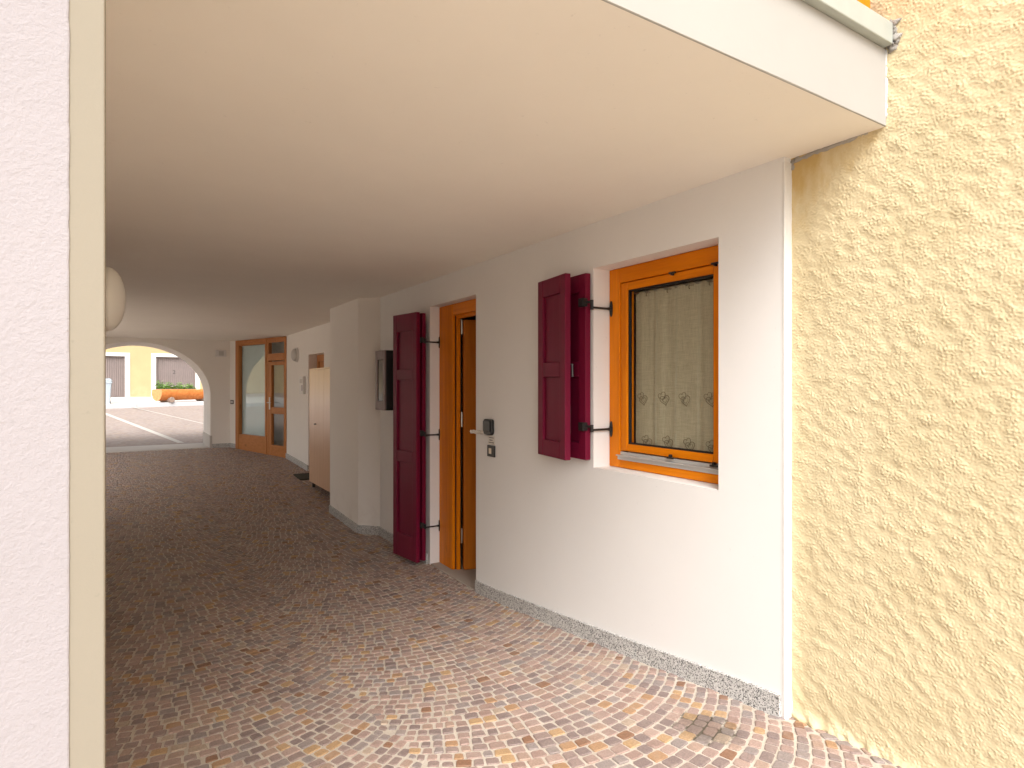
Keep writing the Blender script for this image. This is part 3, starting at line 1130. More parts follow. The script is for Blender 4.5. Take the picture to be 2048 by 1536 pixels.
# curtain hung behind the glass
CX = SX + .050
cur = thing('linen_curtain', 'olive linen curtain embroidered with double hearts behind the window', 'curtain', (CX, (WY0 + WY1) / 2, WZ0 + .1))
cy1, cy0 = wy(1271, CX), WY0 - .02
cz1, cz0 = zg1_ - .018, zg0_ - .03
def cur_x(yv, zv):
    k = 1 - .35 * (zv - cz0) / (cz1 - cz0)
    return CX + .0042 * mnoise.noise((yv * 17, zv * .9, 3)) * (1.5 - k * .3) + .0025 * mnoise.noise((yv * 45, zv * 1.1, 0)) + .0012 * math.sin(yv * 61 + zv)
mb = MB()
nY, nZ = 150, 40
v, f = [], []
for j in range(nZ + 1):
    for i in range(nY + 1):
        yv = cy0 + (cy1 - cy0) * i / nY
        top = cz1 + (.006 * math.sin(yv * 92) if j == nZ else 0)
        zv = cz0 + (top - cz0) * j / nZ
        v.append((cur_x(yv, zv), yv, zv))
for j in range(nZ):
    for i in range(nY):
        a = j * (nY + 1) + i
        f.append((a, a + 1, a + nY + 2, a + nY + 1))
mb.add(v, f)
mb.build('fabric', M['curtain'], cur, smooth=True)
def heart_pts(cyv, czv, s, tilt, n=34):
    out = []
    for k in range(n + 1):
        t = 2 * math.pi * (k / n) * .97 + .05
        hx_ = 16 * math.sin(t) ** 3 / 17
        hz_ = (13 * math.cos(t) - 5 * math.cos(2 * t) - 2 * math.cos(3 * t) - math.cos(4 * t)) / 17
        c_, s_ = math.cos(tilt), math.sin(tilt)
        yv = cyv - (hx_ * c_ - hz_ * s_) * s
        zv = czv + (hx_ * s_ + hz_ * c_) * s
        out.append((cur_x(yv, zv) - .0025, yv, zv))
    return out
def cpx(px, py):
    return wy(px, CX), wz(px, py, CX)
for px, py in ((1287, 800), (1330, 800), (1372, 801), (1424, 802), (1296, 886), (1338, 888), (1381, 893), (1428, 898)):
    yv, zv = cpx(px, py)
    mb = MB()
    mb.tube(heart_pts(yv, zv, .030, R(12)), .0016, 5)
    mb.tube(heart_pts(yv + .018, zv + .020, .024, R(22)), .0013, 5)
    mb.tube(heart_pts(yv, zv, .017, R(12)), .0010, 5)
    mb.build('embroidered_heart', M['thread'], cur)
for px in (1313, 1353, 1397, 1432):
    yv = wy(px, CX)
    for dy in (-.004, .004):
        mb = MB()
        mb.tube([(cur_x(yv + dy, cz0 + (cz1 - cz0) * k / 24) - .0015, yv + dy + .004 * math.sin(k * .25), cz0 + (cz1 - cz0) * k / 24) for k in range(25)], .0009, 5)
        mb.build('pintuck_seam', M['tuck'], cur)
for px in (1298, 1340, 1384, 1425):
    yv = wy(px, CX)
    mb = MB().tube([(CX - .007, yv + .012, cz1 - .004), (CX - .009, yv + .012, cz1 - .022), (CX - .009, yv + .006, cz1 - .024)], .0026, 6)
    mb.tube([(CX - .008, yv + .012, cz1 - .008), (CX - .008, yv - .016, cz1 - .010)], .0022, 6)
    mb.build('curtain_hook', M['thread'], cur)
mb = MB().tube([(CX + .012, cy0, cz1 + .004), (CX + .012, cy1 + .02, cz1 + .004)], .004, 8)
mb.build('curtain_rod', M['steel'], cur)

# ------------------------------------------------------------------ shutters
def shutter_leaf(parent, a, b, z0, z1, th, panels, name='leaf', stile=.065, face=1):
    """leaf between plan points a (hinge side) and b; face = side of the shown panelled face"""
    a, b = Vector(a), Vector(b)
    e = (b - a).normalized()
    nrm = Vector((e.y, -e.x))
    if nrm.x > 0: nrm = -nrm                         # nrm points to the passage
    L = (b - a).length
    Mx = Matrix(((e.x, nrm.x, 0, a.x), (e.y, nrm.y, 0, a.y), (0, 0, 1, 0), (0, 0, 0, 1)))
    mat = M['burgundy']
    st1 = MB(Mx).box(0, stile, -th, 0, z0, z1).build(name, mat, parent, .0035)
    MB(Mx).box(L - stile, L, -th, 0, z0, z1).build('stile', mat, st1, .0035)
    zs = [z0] + [x for p in panels for x in p] + [z1]
    for i in range(0, len(zs), 2):
        MB(Mx).box(stile + .0004, L - stile - .0004, -th + .001, -.001, zs[i], zs[i + 1]).build('rail', mat, st1, .0035)
    for (p0, p1) in panels:
        MB(Mx).box(stile + .0005, L - stile - .0005, -th + .012, -.016, p0 + .0004, p1 - .0004).build('panel', mat, st1, .002)
    return st1, Mx, L

def hinge_arm(parent, plate, arm_to, up=0.0, size=.045):
    """iron plate on the frame and cranked arm out to the shutter"""
    p = Vector(plate)
    q = Vector(arm_to)
    mb = MB()
    n = 16
    ov = [(p.x, p.y + .012 * math.cos(2 * math.pi * i / n), p.z + size * math.sin(2 * math.pi * i / n) * (1 if abs(math.sin(2 * math.pi * i / n)) < .9 else .98)) for i in range(n)]
    mb.prism(ov, (-.005, 0, 0))
    m_ = Vector((q.x + .022, p.y + .004, p.z))        # straight out past the reveal, then cranked to the leaf
    mb.tube([p + Vector((-.004, 0, 0)), p + Vector((-.03, .001, 0)), m_], [.011, .0065, .0062], 8)
    mb.tube([m_ + Vector((0, 0, -.012)), m_ + Vector((0, 0, up + .024))], .0095, 10)
    mb.tube([m_ + Vector((0, 0, up + .014)), Vector((q.x - .004, q.y, p.z + up + .014))], .0075, 8)
    o1 = mb.build('hinge_arm', M['black'], parent, .001)
    MB().box(q.x - .020, q.x + .014, q.y - .016, q.y + .026, p.z + up - .010, p.z + up + .036).build('hinge_bracket', M['black'], o1, .002)
    return o1

# window shutter: two leaves folded back on the wall
ws = thing('window_shutter', 'short burgundy folding shutter folded back beside the orange window', 'shutter', (2.06, 2.75, WZ0))
def plan(px, X):
    d, yv = on_x(px, X)
    return (X, yv)
zS0, zS1 = CAM_Z - .42, CAM_Z + .61
aB, bB = plan(1130, 2.005), plan(1075.5, 2.055)
pan = [(zS0 + .095, zS0 + .46), (zS0 + .545, zS1 - .10)]
leafB, MBx, LB = shutter_leaf(ws, aB, bB, zS0, zS1, .036, pan, 'front_leaf')
aA = plan(1171, 2.085)
bA = (2.112, aA[1] + .385)
leafA, MAx, LA = shutter_leaf(ws, aA, bA, zS0 + .004, zS1 - .004, .034, pan, 'rear_leaf')
for z_ in (zS0 + .18, zS1 - .18):
    hx_, hy_ = bB
    MB().tube([(hx_ + .022, hy_ + .008, z_ - .04), (hx_ + .022, hy_ + .008, z_ + .04)], .008, 10).build('fold_hinge', M['black'], ws)
mb = MB(MBx)
mb.box(.03, .055, -.052, -.037, zS0 + .49, zS0 + .56).tube([(.04, -.05, zS0 + .53), (.012, -.052, zS0 + .53), (.008, -.052, zS0 + .46)], .006, 8)
mb.build('latch', M['dark_steel'], ws, .002)
mb = MB(MBx).box(.02, .06, -.05, -.037, zS0 + .14, zS0 + .30)
mb.build('bolt', M['black'], ws, .002)
for py, upz in ((618, .012), (858, .0)):
    yp = wy(1223, FX)
    z_ = wz(1223, py)
    hinge_arm(ws, (FX, fo - .018, z_), (aA[0] - .002, aA[1] + .012, z_), upz + .004)

# door shutter: tall, two leaves
dsz0, dsz1 = CAM_Z - 1.495, CAM_Z + .603
dsh = thing('door_shutter', 'tall burgundy folding door shutter standing beside the open door', 'shutter', (2.0, 5.0, -.03))
aB, bB = plan(832.5, 2.0), plan(786, 1.945)
pan = [(dsz0 + .20, dsz0 + .82), (dsz0 + .92, dsz0 + 1.53), (dsz0 + 1.62, dsz1 - .15)]
shutter_leaf(dsh, aB, bB, dsz0, dsz1, .036, pan, 'front_leaf')
aA = plan(845, 2.062)
bA = (bB[0] + .055, bB[1] + .035)
shutter_leaf(dsh, aA, bA, dsz0 + .004, dsz1 - .004, .034, pan, 'rear_leaf')
DX = WX + .085                                         # front of the door frame
for py in (685, 869, 1051):
    d_, yv = on_x(879, DX)
    z_ = zat(py, d_)
    hinge_arm(dsh, (DX, yv, z_), (aA[0], aA[1] + .012, z_), .004, .05)

# ------------------------------------------------------------------ entrance door
door = thing('entrance_door', 'orange wooden entrance door standing ajar in the white wall', 'door', (DX, (DY0 + DY1) / 2, -.03))
dfi = on_x(905, DX)[1]
zt_ = DZ1 - .002
fh = .095
box('frame_post', M['wood_z'], door, (DX, DX + .026, dfi, DY1 - .002, -.035, zt_), .005)
box('frame_post', M['wood_z'], door, (DX, DX + .026, DY0 + .002, DY0 + .06, -.035, zt_), .005)
box('frame_head', M['wood_y'], door, (DX + .001, DX + .026, DY0 + .0605, dfi - .0005, zt_ - fh, zt_), .005)
box('seal', M['gasket'], door, (DX + .0265, DX + .032, dfi - .002, DY1 - .006, -.03, zt_ - .004))
box('inner_post', M['wood_z'], door, (DX + .0325, DX + .062, dfi - .024, DY1 - .004, -.035, zt_ - .004), .004)
box('inner_head', M['wood_y'], door, (DX + .0325, DX + .062, DY0 + .004, dfi - .0245, zt_ - fh - .024, zt_ - .004), .004)
box('seal', M['gasket'], door, (DX + .0625, DX + .068, dfi - .0255, dfi + .01, -.03, zt_ - fh - .03))
# leaf swung inwards on the far jamb
hp = Vector((DX + .072, dfi - .016))
ang = R(74)
e = Vector((math.sin(ang), -math.cos(ang)))
nl = Vector((-e.y, e.x))
ML = Matrix(((e.x, nl.x, 0, hp.x), (e.y, nl.y, 0, hp.y), (0, 0, 1, 0), (0, 0, 0, 1)))
leaf = MB(ML).box(.012, .78, -.062, 0, -.015, zt_ - fh - .035).build('door_leaf', M['leafwood'], door, .004)
MB(ML).box(.10, .68, -.067, -.0625, .25, zt_ - fh - .22).build('panel', M['leafwood'], leaf, .003)
for py in (657, 837, 1063):
    d_ = on_x(919, DX + .115)[0]
    z_ = zat(py, d_)
    MB().tube([(DX + .068, dfi - .034, z_ - .06), (DX + .068, dfi - .034, z_ + .06)], .007, 10).build('hinge', M['steel'], door)
sill = tag(MB().box(WX + .006, WX + .75, DY0 + .002, DY1 - .002, -.2, -.022).build('door_sill', M['concrete'], bevel=.004),
           'worn concrete sill under the open orange door', 'sill')
hall = thing('hallway', 'dark hallway behind the open orange door', 'room', (3.0, 4.6, 0))
x0, x1, y0, y1, z0, z1 = WX + .301, 4.6, 3.4, 5.8, -.03, 2.5
mb = MB()
mb.quad((x1, y0, z0), (x1, y1, z0), (x1, y1, z1), (x1, y0, z1))
mb.quad((x0, y0, z0), (x1, y0, z0), (x1, y0, z1), (x0, y0, z1))
mb.quad((x0, y1, z0), (x1, y1, z0), (x1, y1, z1), (x0, y1, z1))
mb.quad((x0, y0, z0), (x0, y1, z0), (x1, y1, z0), (x1, y0, z0))
mb.quad((x0, y0, z1), (x0, y1, z1), (x1, y1, z1), (x1, y0, z1))
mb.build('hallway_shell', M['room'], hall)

# ------------------------------------------------------------------ small things on the white wall
def rounded_panel(mb, x, y0, y1, z0, z1, r, depth, n=5):
    pts = []
    for cy, cz, a0 in ((y1 - r, z1 - r, 0), (y0 + r, z1 - r, 90), (y0 + r, z0 + r, 180), (y1 - r, z0 + r, 270)):
        for k in range(n + 1):
            a = R(a0 + 90 * k / n)
            pts.append((x, cy + r * math.cos(a), cz + r * math.sin(a)))
    return mb.prism(pts, (-depth, 0, 0))
X = WX - .002
kb = thing('key_safe', 'small black key safe box on white wall beside the door', 'key safe', (X, 4.1, 1.2))
ya, yb = on_x(988.5, X)[1], on_x(972.5, X)[1]
d_ = on_x(980, X)[0]
z0, z1 = zat(869, d_), zat(838, d_)
rounded_panel(MB(), X, ya, yb, z0, z1, .018, .026).build('case', M['black_plastic'], kb, .006)
rounded_panel(MB(), X - .0265, ya + .008, yb - .008, z0 + .02, z1 - .01, .012, .008).build('cover', M['black_plastic'], kb, .004)
MB().box(X - .03, X - .004, (ya + yb) / 2 + .0, (ya + yb) / 2 + .03, z0 - .006, z0 - .0005).build('release_tab', M['steel'], kb, .001)

stk = thing('paper_label', 'small printed paper label under the black key safe', 'label', (X, 4.1, 1.1))
ya, yb = on_x(990, X)[1], on_x(976.5, X)[1]
z0, z1 = zat(888.5, d_), zat(871, d_)
box('paper', M['paper'], stk, (X - .0015, X, ya, yb, z0, z1))
for k, (f0, f1) in enumerate(((.15, .85), (.22, .7), (.12, .88))):
    zc = z1 - .014 - k * .017
    nW = 6
    for j in range(nW):                               # words of the three printed lines
        u0 = f0 + (f1 - f0) * j / nW
        u1 = u0 + (f1 - f0) / nW * random.uniform(.55, .9)
        box('printed_word', M['ink'], stk, (X - .0022, X - .0016, yb + (ya - yb) * u1, yb + (ya - yb) * u0, zc - .003, zc + .003))

db = thing('doorbell', 'black framed doorbell button on the white wall', 'doorbell', (X, 4.1, 1.05))
ya, yb = on_x(991, X)[1], on_x(976.5, X)[1]
z0, z1 = zat(912.5, d_), zat(890, d_)
rounded_panel(MB(), X, ya, yb, z0, z1, .005, .010).build('cover_plate', M['black_plastic'], db, .002)
ym = (ya + yb) / 2
MB().box(X - .0135, X - .0105, ym - .012, ym + .022, z0 + .02, z1 - .02).build('push_button', M['button'], db, .002)

tp = MB()                                              # crumpled strip sticking out at the door edge
v, f = [], []
ya, yb = on_x(968, X)[1], DY0 - .012
zc = zat(866.5, d_)
n = 16
for i in range(n + 1):
    t = i / n
    yv = ya + (yb + .03 - ya) * t
    xv = X - .004 - .03 * t ** 2 + .004 * mnoise.noise((t * 6, 1, 0))
    v += [(xv, yv, zc - .014 - .006 * mnoise.noise((t * 7, 2, 0))), (xv - .004 + .005 * mnoise.noise((t * 9, 5, 0)), yv, zc), (xv + .004 * mnoise.noise((t * 8, 8, 0)), yv, zc + .012 + .006 * mnoise.noise((t * 7, 3, 1)))]
for i in range(n):
    for k in range(2):
        a = i * 3 + k
        f.append((a, a + 1, a + 4, a + 3))
tp.add(v, f)
o = tp.build('crumpled_strip', M['tape'])
sol = o.modifiers.new('solid', 'SOLIDIFY'); sol.thickness = .0012
tag(o, 'small crumpled pale strip sticking out beside the black key safe', 'strip')

# narrow dark wall box beside the tall shutter
mbx = thing('wall_box', 'narrow dark brown wall box with framed front behind the tall shutter', 'wall box', (2.05, 5.7, 1.2))
ya, yb = on_x(769.5, 1.975)[1], on_x(750.5, 1.975)[1]
d_ = on_x(769.5, 1.975)[0]
z0, z1 = zat(821, d_), zat(700, d_)
box('case', M['black_plastic'], mbx, (1.990, WX - .003, ya, yb, z0, z1), .004)
mb = MB()
w_ = .055
mb.box(1.975, 1.9895, ya, ya + w_, z0, z1).box(1.975, 1.9895, yb - w_, yb, z0, z1)
mb.box(1.9752, 1.9893, ya + w_, yb - w_, z0, z0 + .085).box(1.9752, 1.9893, ya + w_, yb - w_, z1 - .085, z1)
mb.build('front_frame', M['mauve'], mbx, .004)
box('front_pane', plain('smoked_pane', (.05, .04, .04), .12), mbx, (1.983, 1.9893, ya + w_ + .001, yb - w_ - .001, z0 + .086, z1 - .086))

# ------------------------------------------------------------------ birch cabinet in the niche
cw = 2.10
yc1, yc0 = on_x(618.5, cw)[1], 7.30
zc0, zc1 = CAM_Z - 1.368, CAM_Z + .215
cab = thing('storage_cabinet', 'tall birch storage cabinet standing behind the cream pier', 'cabinet', (2.25, 8.0, .05))
box('carcass', M['birch'], cab, (cw + .02, FW - .02, yc0, yc1, zc0, zc1 - .02), .003)
box('top_board', M['birch'], cab, (cw - .004, FW - .018, yc0 - .004, yc1 + .004, zc1 - .0195, zc1), .002)
ysp = on_x(647, cw)[1]
box('door', M['birch'], cab, (cw, cw + .019, ysp + .0015, yc1 - .001, zc0 + .002, zc1 - .021), .002)
box('door', M['birch'], cab, (cw, cw + .019, yc0, ysp - .0015, zc0 + .002, zc1 - .021), .002)
d_, yk = on_x(632, cw)
zk = zat(848, d_)
MB().tube([(cw, yk, zk), (cw - .025, yk, zk), (cw - .03, yk - .05, zk + .004)], [.008, .006, .006], 8).build('key', M['black'], cab)
for yy in (yc0 + .05, yc1 - .05):
    for xx in (cw + .05, FW - .06):
        MB().tube([(xx, yy, zf(yy) - .01), (xx, yy, zc0)], .02, 10).build('foot', M['black_plastic'], cab)

# recessed wooden door behind the cabinet
rd = thing('recessed_door', 'wooden door in the recess above the birch cabinet', 'door', (FW + .2, 9.3, .1))
box('frame_post', M['far_z'], rd, (FW + .13, FW + .20, oY1 - .09, oY1 - .002, .05, CAM_Z + .465), .004)
box('frame_head', M['far_y'], rd, (FW + .131, FW + .20, oY0 - .245, oY1 - .0905, CAM_Z + .36, CAM_Z + .465), .004)
for k in range(6):
    y1_ = oY1 - .092 - k * .125
    box('board', M['far_z'], rd, (FW + .15, FW + .19, y1_ - .123, y1_, .08, CAM_Z + .358), .004)
box('door_step', M['concrete'], rd, (FW + .01, FW + .32, oY0 - .24, oY1 - .003, -.05, zf(9.5) + .03), .003)

# floor mat / grate before it
d_, _ = on_x(600, 2.1)
mat_ = thing('floor_mat', 'dark mat on the paving beside the birch cabinet', 'mat', (2.15, 9.3, zf(9.3)))
mb = MB()
y0, y1 = 9.15, 9.62
mb.add([(2.09, y0, zf(y0) + .004), (2.36, y0, zf(y0) + .004), (2.36, y1, zf(y1) + .004), (2.09, y1, zf(y1) + .004),
        (2.09, y0, zf(y0) + .022), (2.36, y0, zf(y0) + .022), (2.36, y1, zf(y1) + .022), (2.09, y1, zf(y1) + .022)],
       [(0, 3, 2, 1), (4, 5, 6, 7), (0, 1, 5, 4), (1, 2, 6, 5), (2, 3, 7, 6), (3, 0, 4, 7)])
mb.build('pile', M['rubber'], mat_, .004)

# ------------------------------------------------------------------ lamps, panels, switch
def dome(mb, c, ax, a_r, b_r, depth, u, vv, prof_, n=28):
    """lens of elliptical outline: u, vv in-plane unit vectors, ax outward"""
    c, ax, u, vv = Vector(c), Vector(ax), Vector(u), Vector(vv)
    rings = []
    for (rr, hh) in prof_:
        rings.append([c + ax * depth * hh + u * a_r * rr * math.cos(2 * math.pi * i / n) + vv * b_r * rr * math.sin(2 * math.pi * i / n) for i in range(n)])
    vs = [p for r in rings for p in r]
    fs = []
    for k in range(len(rings) - 1):
        for i in range(n):
            fs.append((k * n + i, k * n + (i + 1) % n, (k + 1) * n + (i + 1) % n, (k + 1) * n + i))
    fs.append(tuple(range((len(rings) - 1) * n, len(rings) * n)))
    fs.append(tuple(range(n))[::-1])
    return mb.add(vs, fs)

yl = 3.55
xl_ = LX - .04 * (yl - FY)
dl_ = .534 * xl_ + .845 * yl
lz = zat(597, dl_)
lamp = thing('wall_lamp', 'large oval opal wall lamp on the left passage wall', 'lamp', (xl_, yl, lz))
hh = 135 / 1200 * dl_ / 2
al = Vector((.04, 1, 0)).normalized()
dome(MB(), (xl_ - .002, yl, lz), (1, .04, 0), hh * .8, hh, .028, al, (0, 0, 1), [(1, 0), (1, .8), (.97, 1)]).build('lamp_base', M['opal_base'], lamp, smooth=False)
dome(MB(), (xl_ + .0265, yl, lz), (1, .04, 0), hh * .78, hh * .97, .078, al, (0, 0, 1), [(1, 0), (.96, .28), (.86, .52), (.70, .73), (.5, .88), (.28, .97), (.08, 1)]).build('lamp_cover', M['opal'], lamp, smooth=True)

d_, yl = on_x(595, FW)
lz = zat(710, d_)
rl = thing('round_lamp', 'small round grey wall lamp left of the birch cabinet', 'lamp', (FW, yl, lz))
dome(MB(), (FW - .002, yl, lz), (-1, 0, 0), .125, .125, .035, (0, 1, 0), (0, 0, 1), [(1, 0), (1, .8), (.96, 1)]).build('lamp_base', M['white_plastic'], rl)
dome(MB(), (FW - .036, yl, lz), (-1, 0, 0), .112, .112, .07, (0, 1, 0), (0, 0, 1), [(1, 0), (.95, .35), (.8, .65), (.55, .87), (.28, .97), (.08, 1)]).build('lamp_cover', M['grey_lamp'], rl, smooth=True)

d_, yi = on_x(607.5, FW)
ip = thing('intercom_panel', 'white intercom panel on the back wall under the round lamp', 'intercom', (FW, yi, CAM_Z))
ya, yb = on_x(611.5, FW)[1], on_x(604, FW)[1]
z0, z1 = zat(788, d_), zat(753, d_)
box('plate', M['white_plastic'], ip, (FW - .045, FW - .002, ya, yb, z0, z1), .004)
box('name_strip', M['strip'], ip, (FW - .048, FW - .0455, ya + .03, ya + .09, z0 + .05, z1 - .14), .001)
box('speaker_grille', M['grey_lamp'], ip, (FW - .048, FW - .0455, ya + .03, yb - .05, z1 - .11, z1 - .04), .001)

d_, xa = on_y(430.5, AY0)
xb = on_y(452, AY0)[1]
z0, z1 = zat(713.5, d_), zat(700, d_)
em = thing('emergency_light', 'white emergency light box high on the arch wall', 'emergency light', ((xa + xb) / 2, AY0, z0))
MB().box(xa, xb, AY0 - .05, AY0 - .002, z0, z1).build('housing', M['white_plastic'], em, .006)
MB().box(xa + .06, xb - .05, AY0 - .058, AY0 - .0505, z0 + .025, z1 - .025).build('lens', M['grey_lamp'], em, .002)

sw = thing('light_switch', 'black framed light switch on the strip by the glazed entrance', 'switch', tuple(ME @ Vector((.05, 0, 1.1))))
sa, sb = max(.012, et(461.5)), et(467.5)
z0, z1 = ez(464, 808), ez(464, 800)
MB(ME).box(sa, sb, -.010, -.001, z0, z1).build('frame', M['black_plastic'], sw, .002)
for k in (0, 1):
    c0 = sa + (sb - sa) * (.16 + .38 * k)
    MB(ME).box(c0, c0 + (sb - sa) * .30, -.013, -.0105, z0 + .02, z1 - .02).build('rocker', M['white_plastic'], sw, .001)

# ------------------------------------------------------------------ garages across the court
gb = thing('garage_building', 'pale yellow garage building with brown steel doors across the court', 'building', (-2, FAC, zf(FAC)))
def fx(px): return on_y(px, FAC)[1]
def fz_(px, py): return zat(py, on_y(px, FAC)[0])
gz0 = fz_(280, 794)
doors = [(fx(312), fx(391), fz_(312, 713.5)), (fx(160), fx(250), fz_(230, 712)), (fx(470), fx(560), fz_(400, 713.5))]
mb = MB()
ys_holes = []
xs_ = sorted([-26.0, 30.0] + [x for d in doors for x in d[:2]])
for a, b in zip(xs_[:-1], xs_[1:]):
    hole = [d for d in doors if abs(d[0] - a) < 1e-6]
    zlow = hole[0][2] if hole else -.2
    mb.quad((a, FAC, zlow), (b, FAC, zlow), (b, FAC, 7.5), (a, FAC, 7.5))
    if hole:
        mb.quad((a, FAC, zlow), (b, FAC, zlow), (b, FAC + .3, zlow), (a, FAC + .3, zlow))
        mb.quad((a, FAC, -.2), (a, FAC, zlow), (a, FAC + .3, zlow), (a, FAC + .3, -.2))
        mb.quad((b, FAC, -.2), (b, FAC, zlow), (b, FAC + .3, zlow), (b, FAC + .3, -.2))
mb.quad((-26, FAC, 7.5), (30, FAC, 7.5), (30, FAC + 8, 7.9), (-26, FAC + 8, 7.9))
mb.quad((-26, FAC, -.2), (-26, FAC, 7.5), (-26, FAC + 8, 7.9), (-26, FAC + 8, -.2))
mb.quad((30, FAC, -.2), (30, FAC, 7.5), (30, FAC + 8, 7.9), (30, FAC + 8, -.2))
mb.build('wall', M['facade'], gb)
for gi, (a, b, zt2) in enumerate(doors):
    sw_ = .20
    mb = MB().box(a - sw_, a, FAC - .03, FAC + .02, gz0 - .05, zt2 + .16).box(b, b + sw_, FAC - .03, FAC + .02, gz0 - .05, zt2 + .16)
    mb.box(a, b, FAC - .029, FAC + .02, zt2, zt2 + .159)
    mb.build('door_surround', M['surround'], gb, .005)
    mb = MB()                                         # ribbed steel sheet
    nr = int((b - a) / .085)
    v, f = [], []
    for i in range(nr):
        x0 = a + (b - a) * i / nr
        x1 = a + (b - a) * (i + 1) / nr
        for xx, yy in ((x0, .17), (x0 + (x1 - x0) * .18, .17), (x0 + (x1 - x0) * .26, .145), (x0 + (x1 - x0) * .92, .145)):
            v.append((xx, FAC + yy, gz0 - .02)); v.append((xx, FAC + yy, zt2 + .05))
    v.append((b, FAC + .17, gz0 - .02)); v.append((b, FAC + .17, zt2 + .05))
    for i in range(len(v) // 2 - 1):
        f.append((2 * i, 2 * i + 2, 2 * i + 3, 2 * i + 1))
    mb.add(v, f)
    gd = mb.build('garage_door', M['garage'], gb)
    mb = MB().box(a + .001, a + .07, FAC + .10, FAC + .142, gz0, zt2).box(b - .07, b - .001, FAC + .10, FAC + .142, gz0, zt2)
    mb.box(a + .07, b - .07, FAC + .101, FAC + .142, zt2 - .06, zt2 - .001)
    mb.build('door_frame', M['garage'], gd)
    if gi == 0:
        cu = bpy.data.curves.new('door_number_text', 'FONT')
        cu.body = '2'
        cu.size = .26
        cu.extrude = .004
        cu.align_x = 'CENTER'
        tmp = bpy.data.objects.new('door_number_text', cu)
        COL.objects.link(tmp)
        bpy.context.view_layer.update()
        tme = bpy.data.meshes.new_from_object(tmp.evaluated_get(bpy.context.evaluated_depsgraph_get()))
        bpy.data.objects.remove(tmp)
        tme.materials.clear()
        tme.materials.append(M['ink'])
        to = bpy.data.objects.new('door_number', tme)
        COL.objects.link(to)
        to.rotation_euler = (R(90), 0, 0)
        xx = fx(348.5)
        to.parent = gd
        to.location = Vector((xx, FAC + .138, fz_(348, 747.5))) - Vector(gb['_o'])

# ------------------------------------------------------------------ log planter on the pavement
dA = 21.6
lx0, ly0 = ray(314)
lx1, ly1 = ray(424)
A = Vector((lx0 * dA, ly0 * dA, zat(786, dA)))
B = Vector((lx1 * 23.6, ly1 * 23.6, zat(784.5, 23.6)))
def pave_z(x, y):
    t = (x - k0.x) / (k1.x - k0.x)
    ky = k0.y + (k1.y - k0.y) * t
    za = zf(ky) + .13
    zb_ = max(zf(FAC), za + .02)
    return za + (zb_ - za) * max(0, min(1, (y - ky - .2) / (FAC - ky - .2)))
lp = thing('log_planter', 'hollowed orange log planter resting on small log feet across the court', 'planter', (A.x, A.y, pave_z(A.x, A.y)))
axd = (B - A).normalized()
side = Vector((axd.y, -axd.x, 0)).normalized()
upv = side.cross(axd)
if upv.z < 0: upv = -upv
rad = .285
mb = MB()
v, f = [], []
nA, nL = 26, 14
ring_n = nA
for j in range(nL + 1):
    c = A.lerp(B, j / nL)
    r0 = rad * (1 - .10 * j / nL) * (1 + .02 * mnoise.noise((j * .7, 0, 0)))
    for i in range(nA):                               # outer bark, open trough at the top
        an = R(62) + (2 * math.pi - R(124 - 0)) * i / (nA - 1)
        an2 = an + R(0)
        rr = r0 * (1 + .025 * mnoise.noise((i * .9, j * .5, 2)))
        v.append(c + side * rr * math.sin(an2 - R(0)) + upv * rr * math.cos(an2))
for j in range(nL):
    for i in range(nA - 1):
        a = j * nA + i
        f.append((a, a + 1, a + nA + 1, a + nA))
    a = j * nA
    f.append((a + nA - 1, a, a + nA, a + 2 * nA - 1))    # soil line across the trough
mb.add(v, f)
lg = mb.build('log', M['log'], lp, smooth=True)
for nm, c, j in (('log_end', A, 0), ('log_end', B, nL)):
    mb = MB()
    pts = v[j * nA:(j + 1) * nA]
    mb.prism([p + axd * (-.012 if j == 0 else .002) for p in pts], axd * .01)
    mb.build(nm, M['log_end'], lg)
for t, r_ in ((.17, .10), (.82, .10)):
    c = A.lerp(B, t)
    gz_ = pave_z(c.x, c.y) + r_ * .96
    for k in (0,):
        mb = MB()
        p, q = Vector((c.x, c.y, gz_)) - side * .30, Vector((c.x, c.y, gz_)) + side * .30
        mb.tube([p, p.lerp(q, .5), q], [r_, r_ * 1.05, r_], 14)
        mb.build('log_foot', M['log_foot'], lp, .01)
pl = thing('planter_greenery', 'low green plants growing in the orange log planter', 'plants', tuple(A + upv * .12))
mb = MB(); mf = MB()
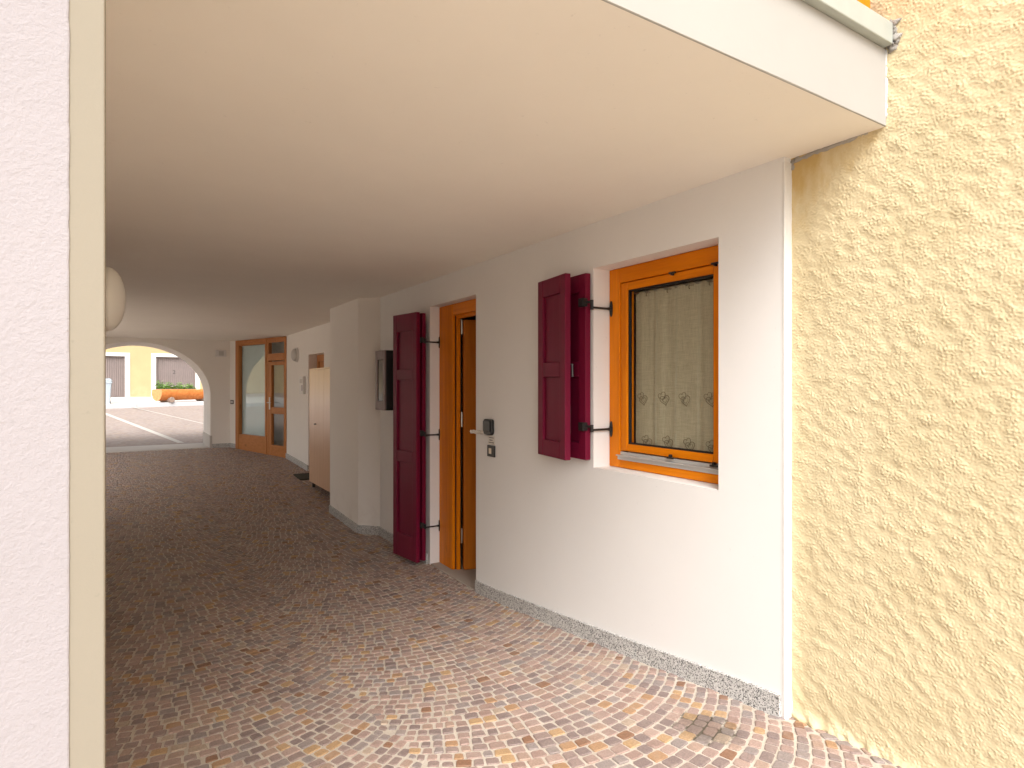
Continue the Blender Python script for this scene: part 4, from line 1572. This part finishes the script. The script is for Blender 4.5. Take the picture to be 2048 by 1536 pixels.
for k in range(2200):
    t = random.random() ** 1.5 * .62 + .03
    c = A.lerp(B, t) + upv * (rad * .45) + side * random.uniform(-.16, .16)
    hgt = (.03 + .30 * random.random() ** 1.8 * (.55 + .45 * math.sin(t * 34 + 1))) * (1 - .6 * t)
    c = c + Vector((random.gauss(0, .02), random.gauss(0, .02), hgt))
    a = random.uniform(0, 6.28)
    L = random.uniform(.03, .065)
    d1 = Vector((math.cos(a), math.sin(a), random.uniform(-.3, .7))).normalized() * L
    d2 = Vector((-math.sin(a), math.cos(a), random.uniform(-.4, .4))).normalized() * L * .5
    (mf if random.random() < .03 else mb).add([c, c + d1 * .5 + d2, c + d1, c + d1 * .5 - d2], [(0, 1, 2, 3)])
mb.build('foliage', M['leaf'], pl)
mf.build('blossom', M['flower'], pl)

# ------------------------------------------------------------------ wheeled bin at the court's left
db_ = 21.0
bx, by = ray(203)
bc = Vector((bx * db_, by * db_, 0))
bc.z = zf(bc.y) + .0
wb = thing('wheeled_bin', 'blue-grey wheeled refuse bin at the left of the court', 'bin', tuple(bc))
def frus(mb, c, w0, d0_, w1, d1_, z0, z1):
    v = [(c.x + sx_ * w, c.y + sy_ * d, c.z + z) for (w, d, z) in ((w0, d0_, z0), (w1, d1_, z1)) for sx_, sy_ in ((-1, -1), (1, -1), (1, 1), (-1, 1))]
    return mb.add(v, [(0, 3, 2, 1), (4, 5, 6, 7), (0, 1, 5, 4), (1, 2, 6, 5), (2, 3, 7, 6), (3, 0, 4, 7)])
frus(MB(), bc, .24, .26, .30, .34, .06, .90).build('body', M['bin'], wb, .02)
frus(MB(), bc, .315, .355, .315, .355, .82, .88).build('rim', M['bin'], wb, .01)
frus(MB(), bc, .32, .37, .27, .30, .905, .98).build('lid', M['bin'], wb, .02)
MB().tube([(bc.x - .25, bc.y + .40, bc.z + .90), (bc.x + .25, bc.y + .40, bc.z + .90)], .016, 8).build('handle', M['bin'], wb)
for s_ in (-1, 1):
    MB().tube([(bc.x + s_ * .20, bc.y + .24, bc.z + .10), (bc.x + s_ * .26, bc.y + .24, bc.z + .10)], .10, 16).build('wheel', M['black_plastic'], wb)

for o in bpy.data.objects:
    if '_o' in o:
        del o['_o']
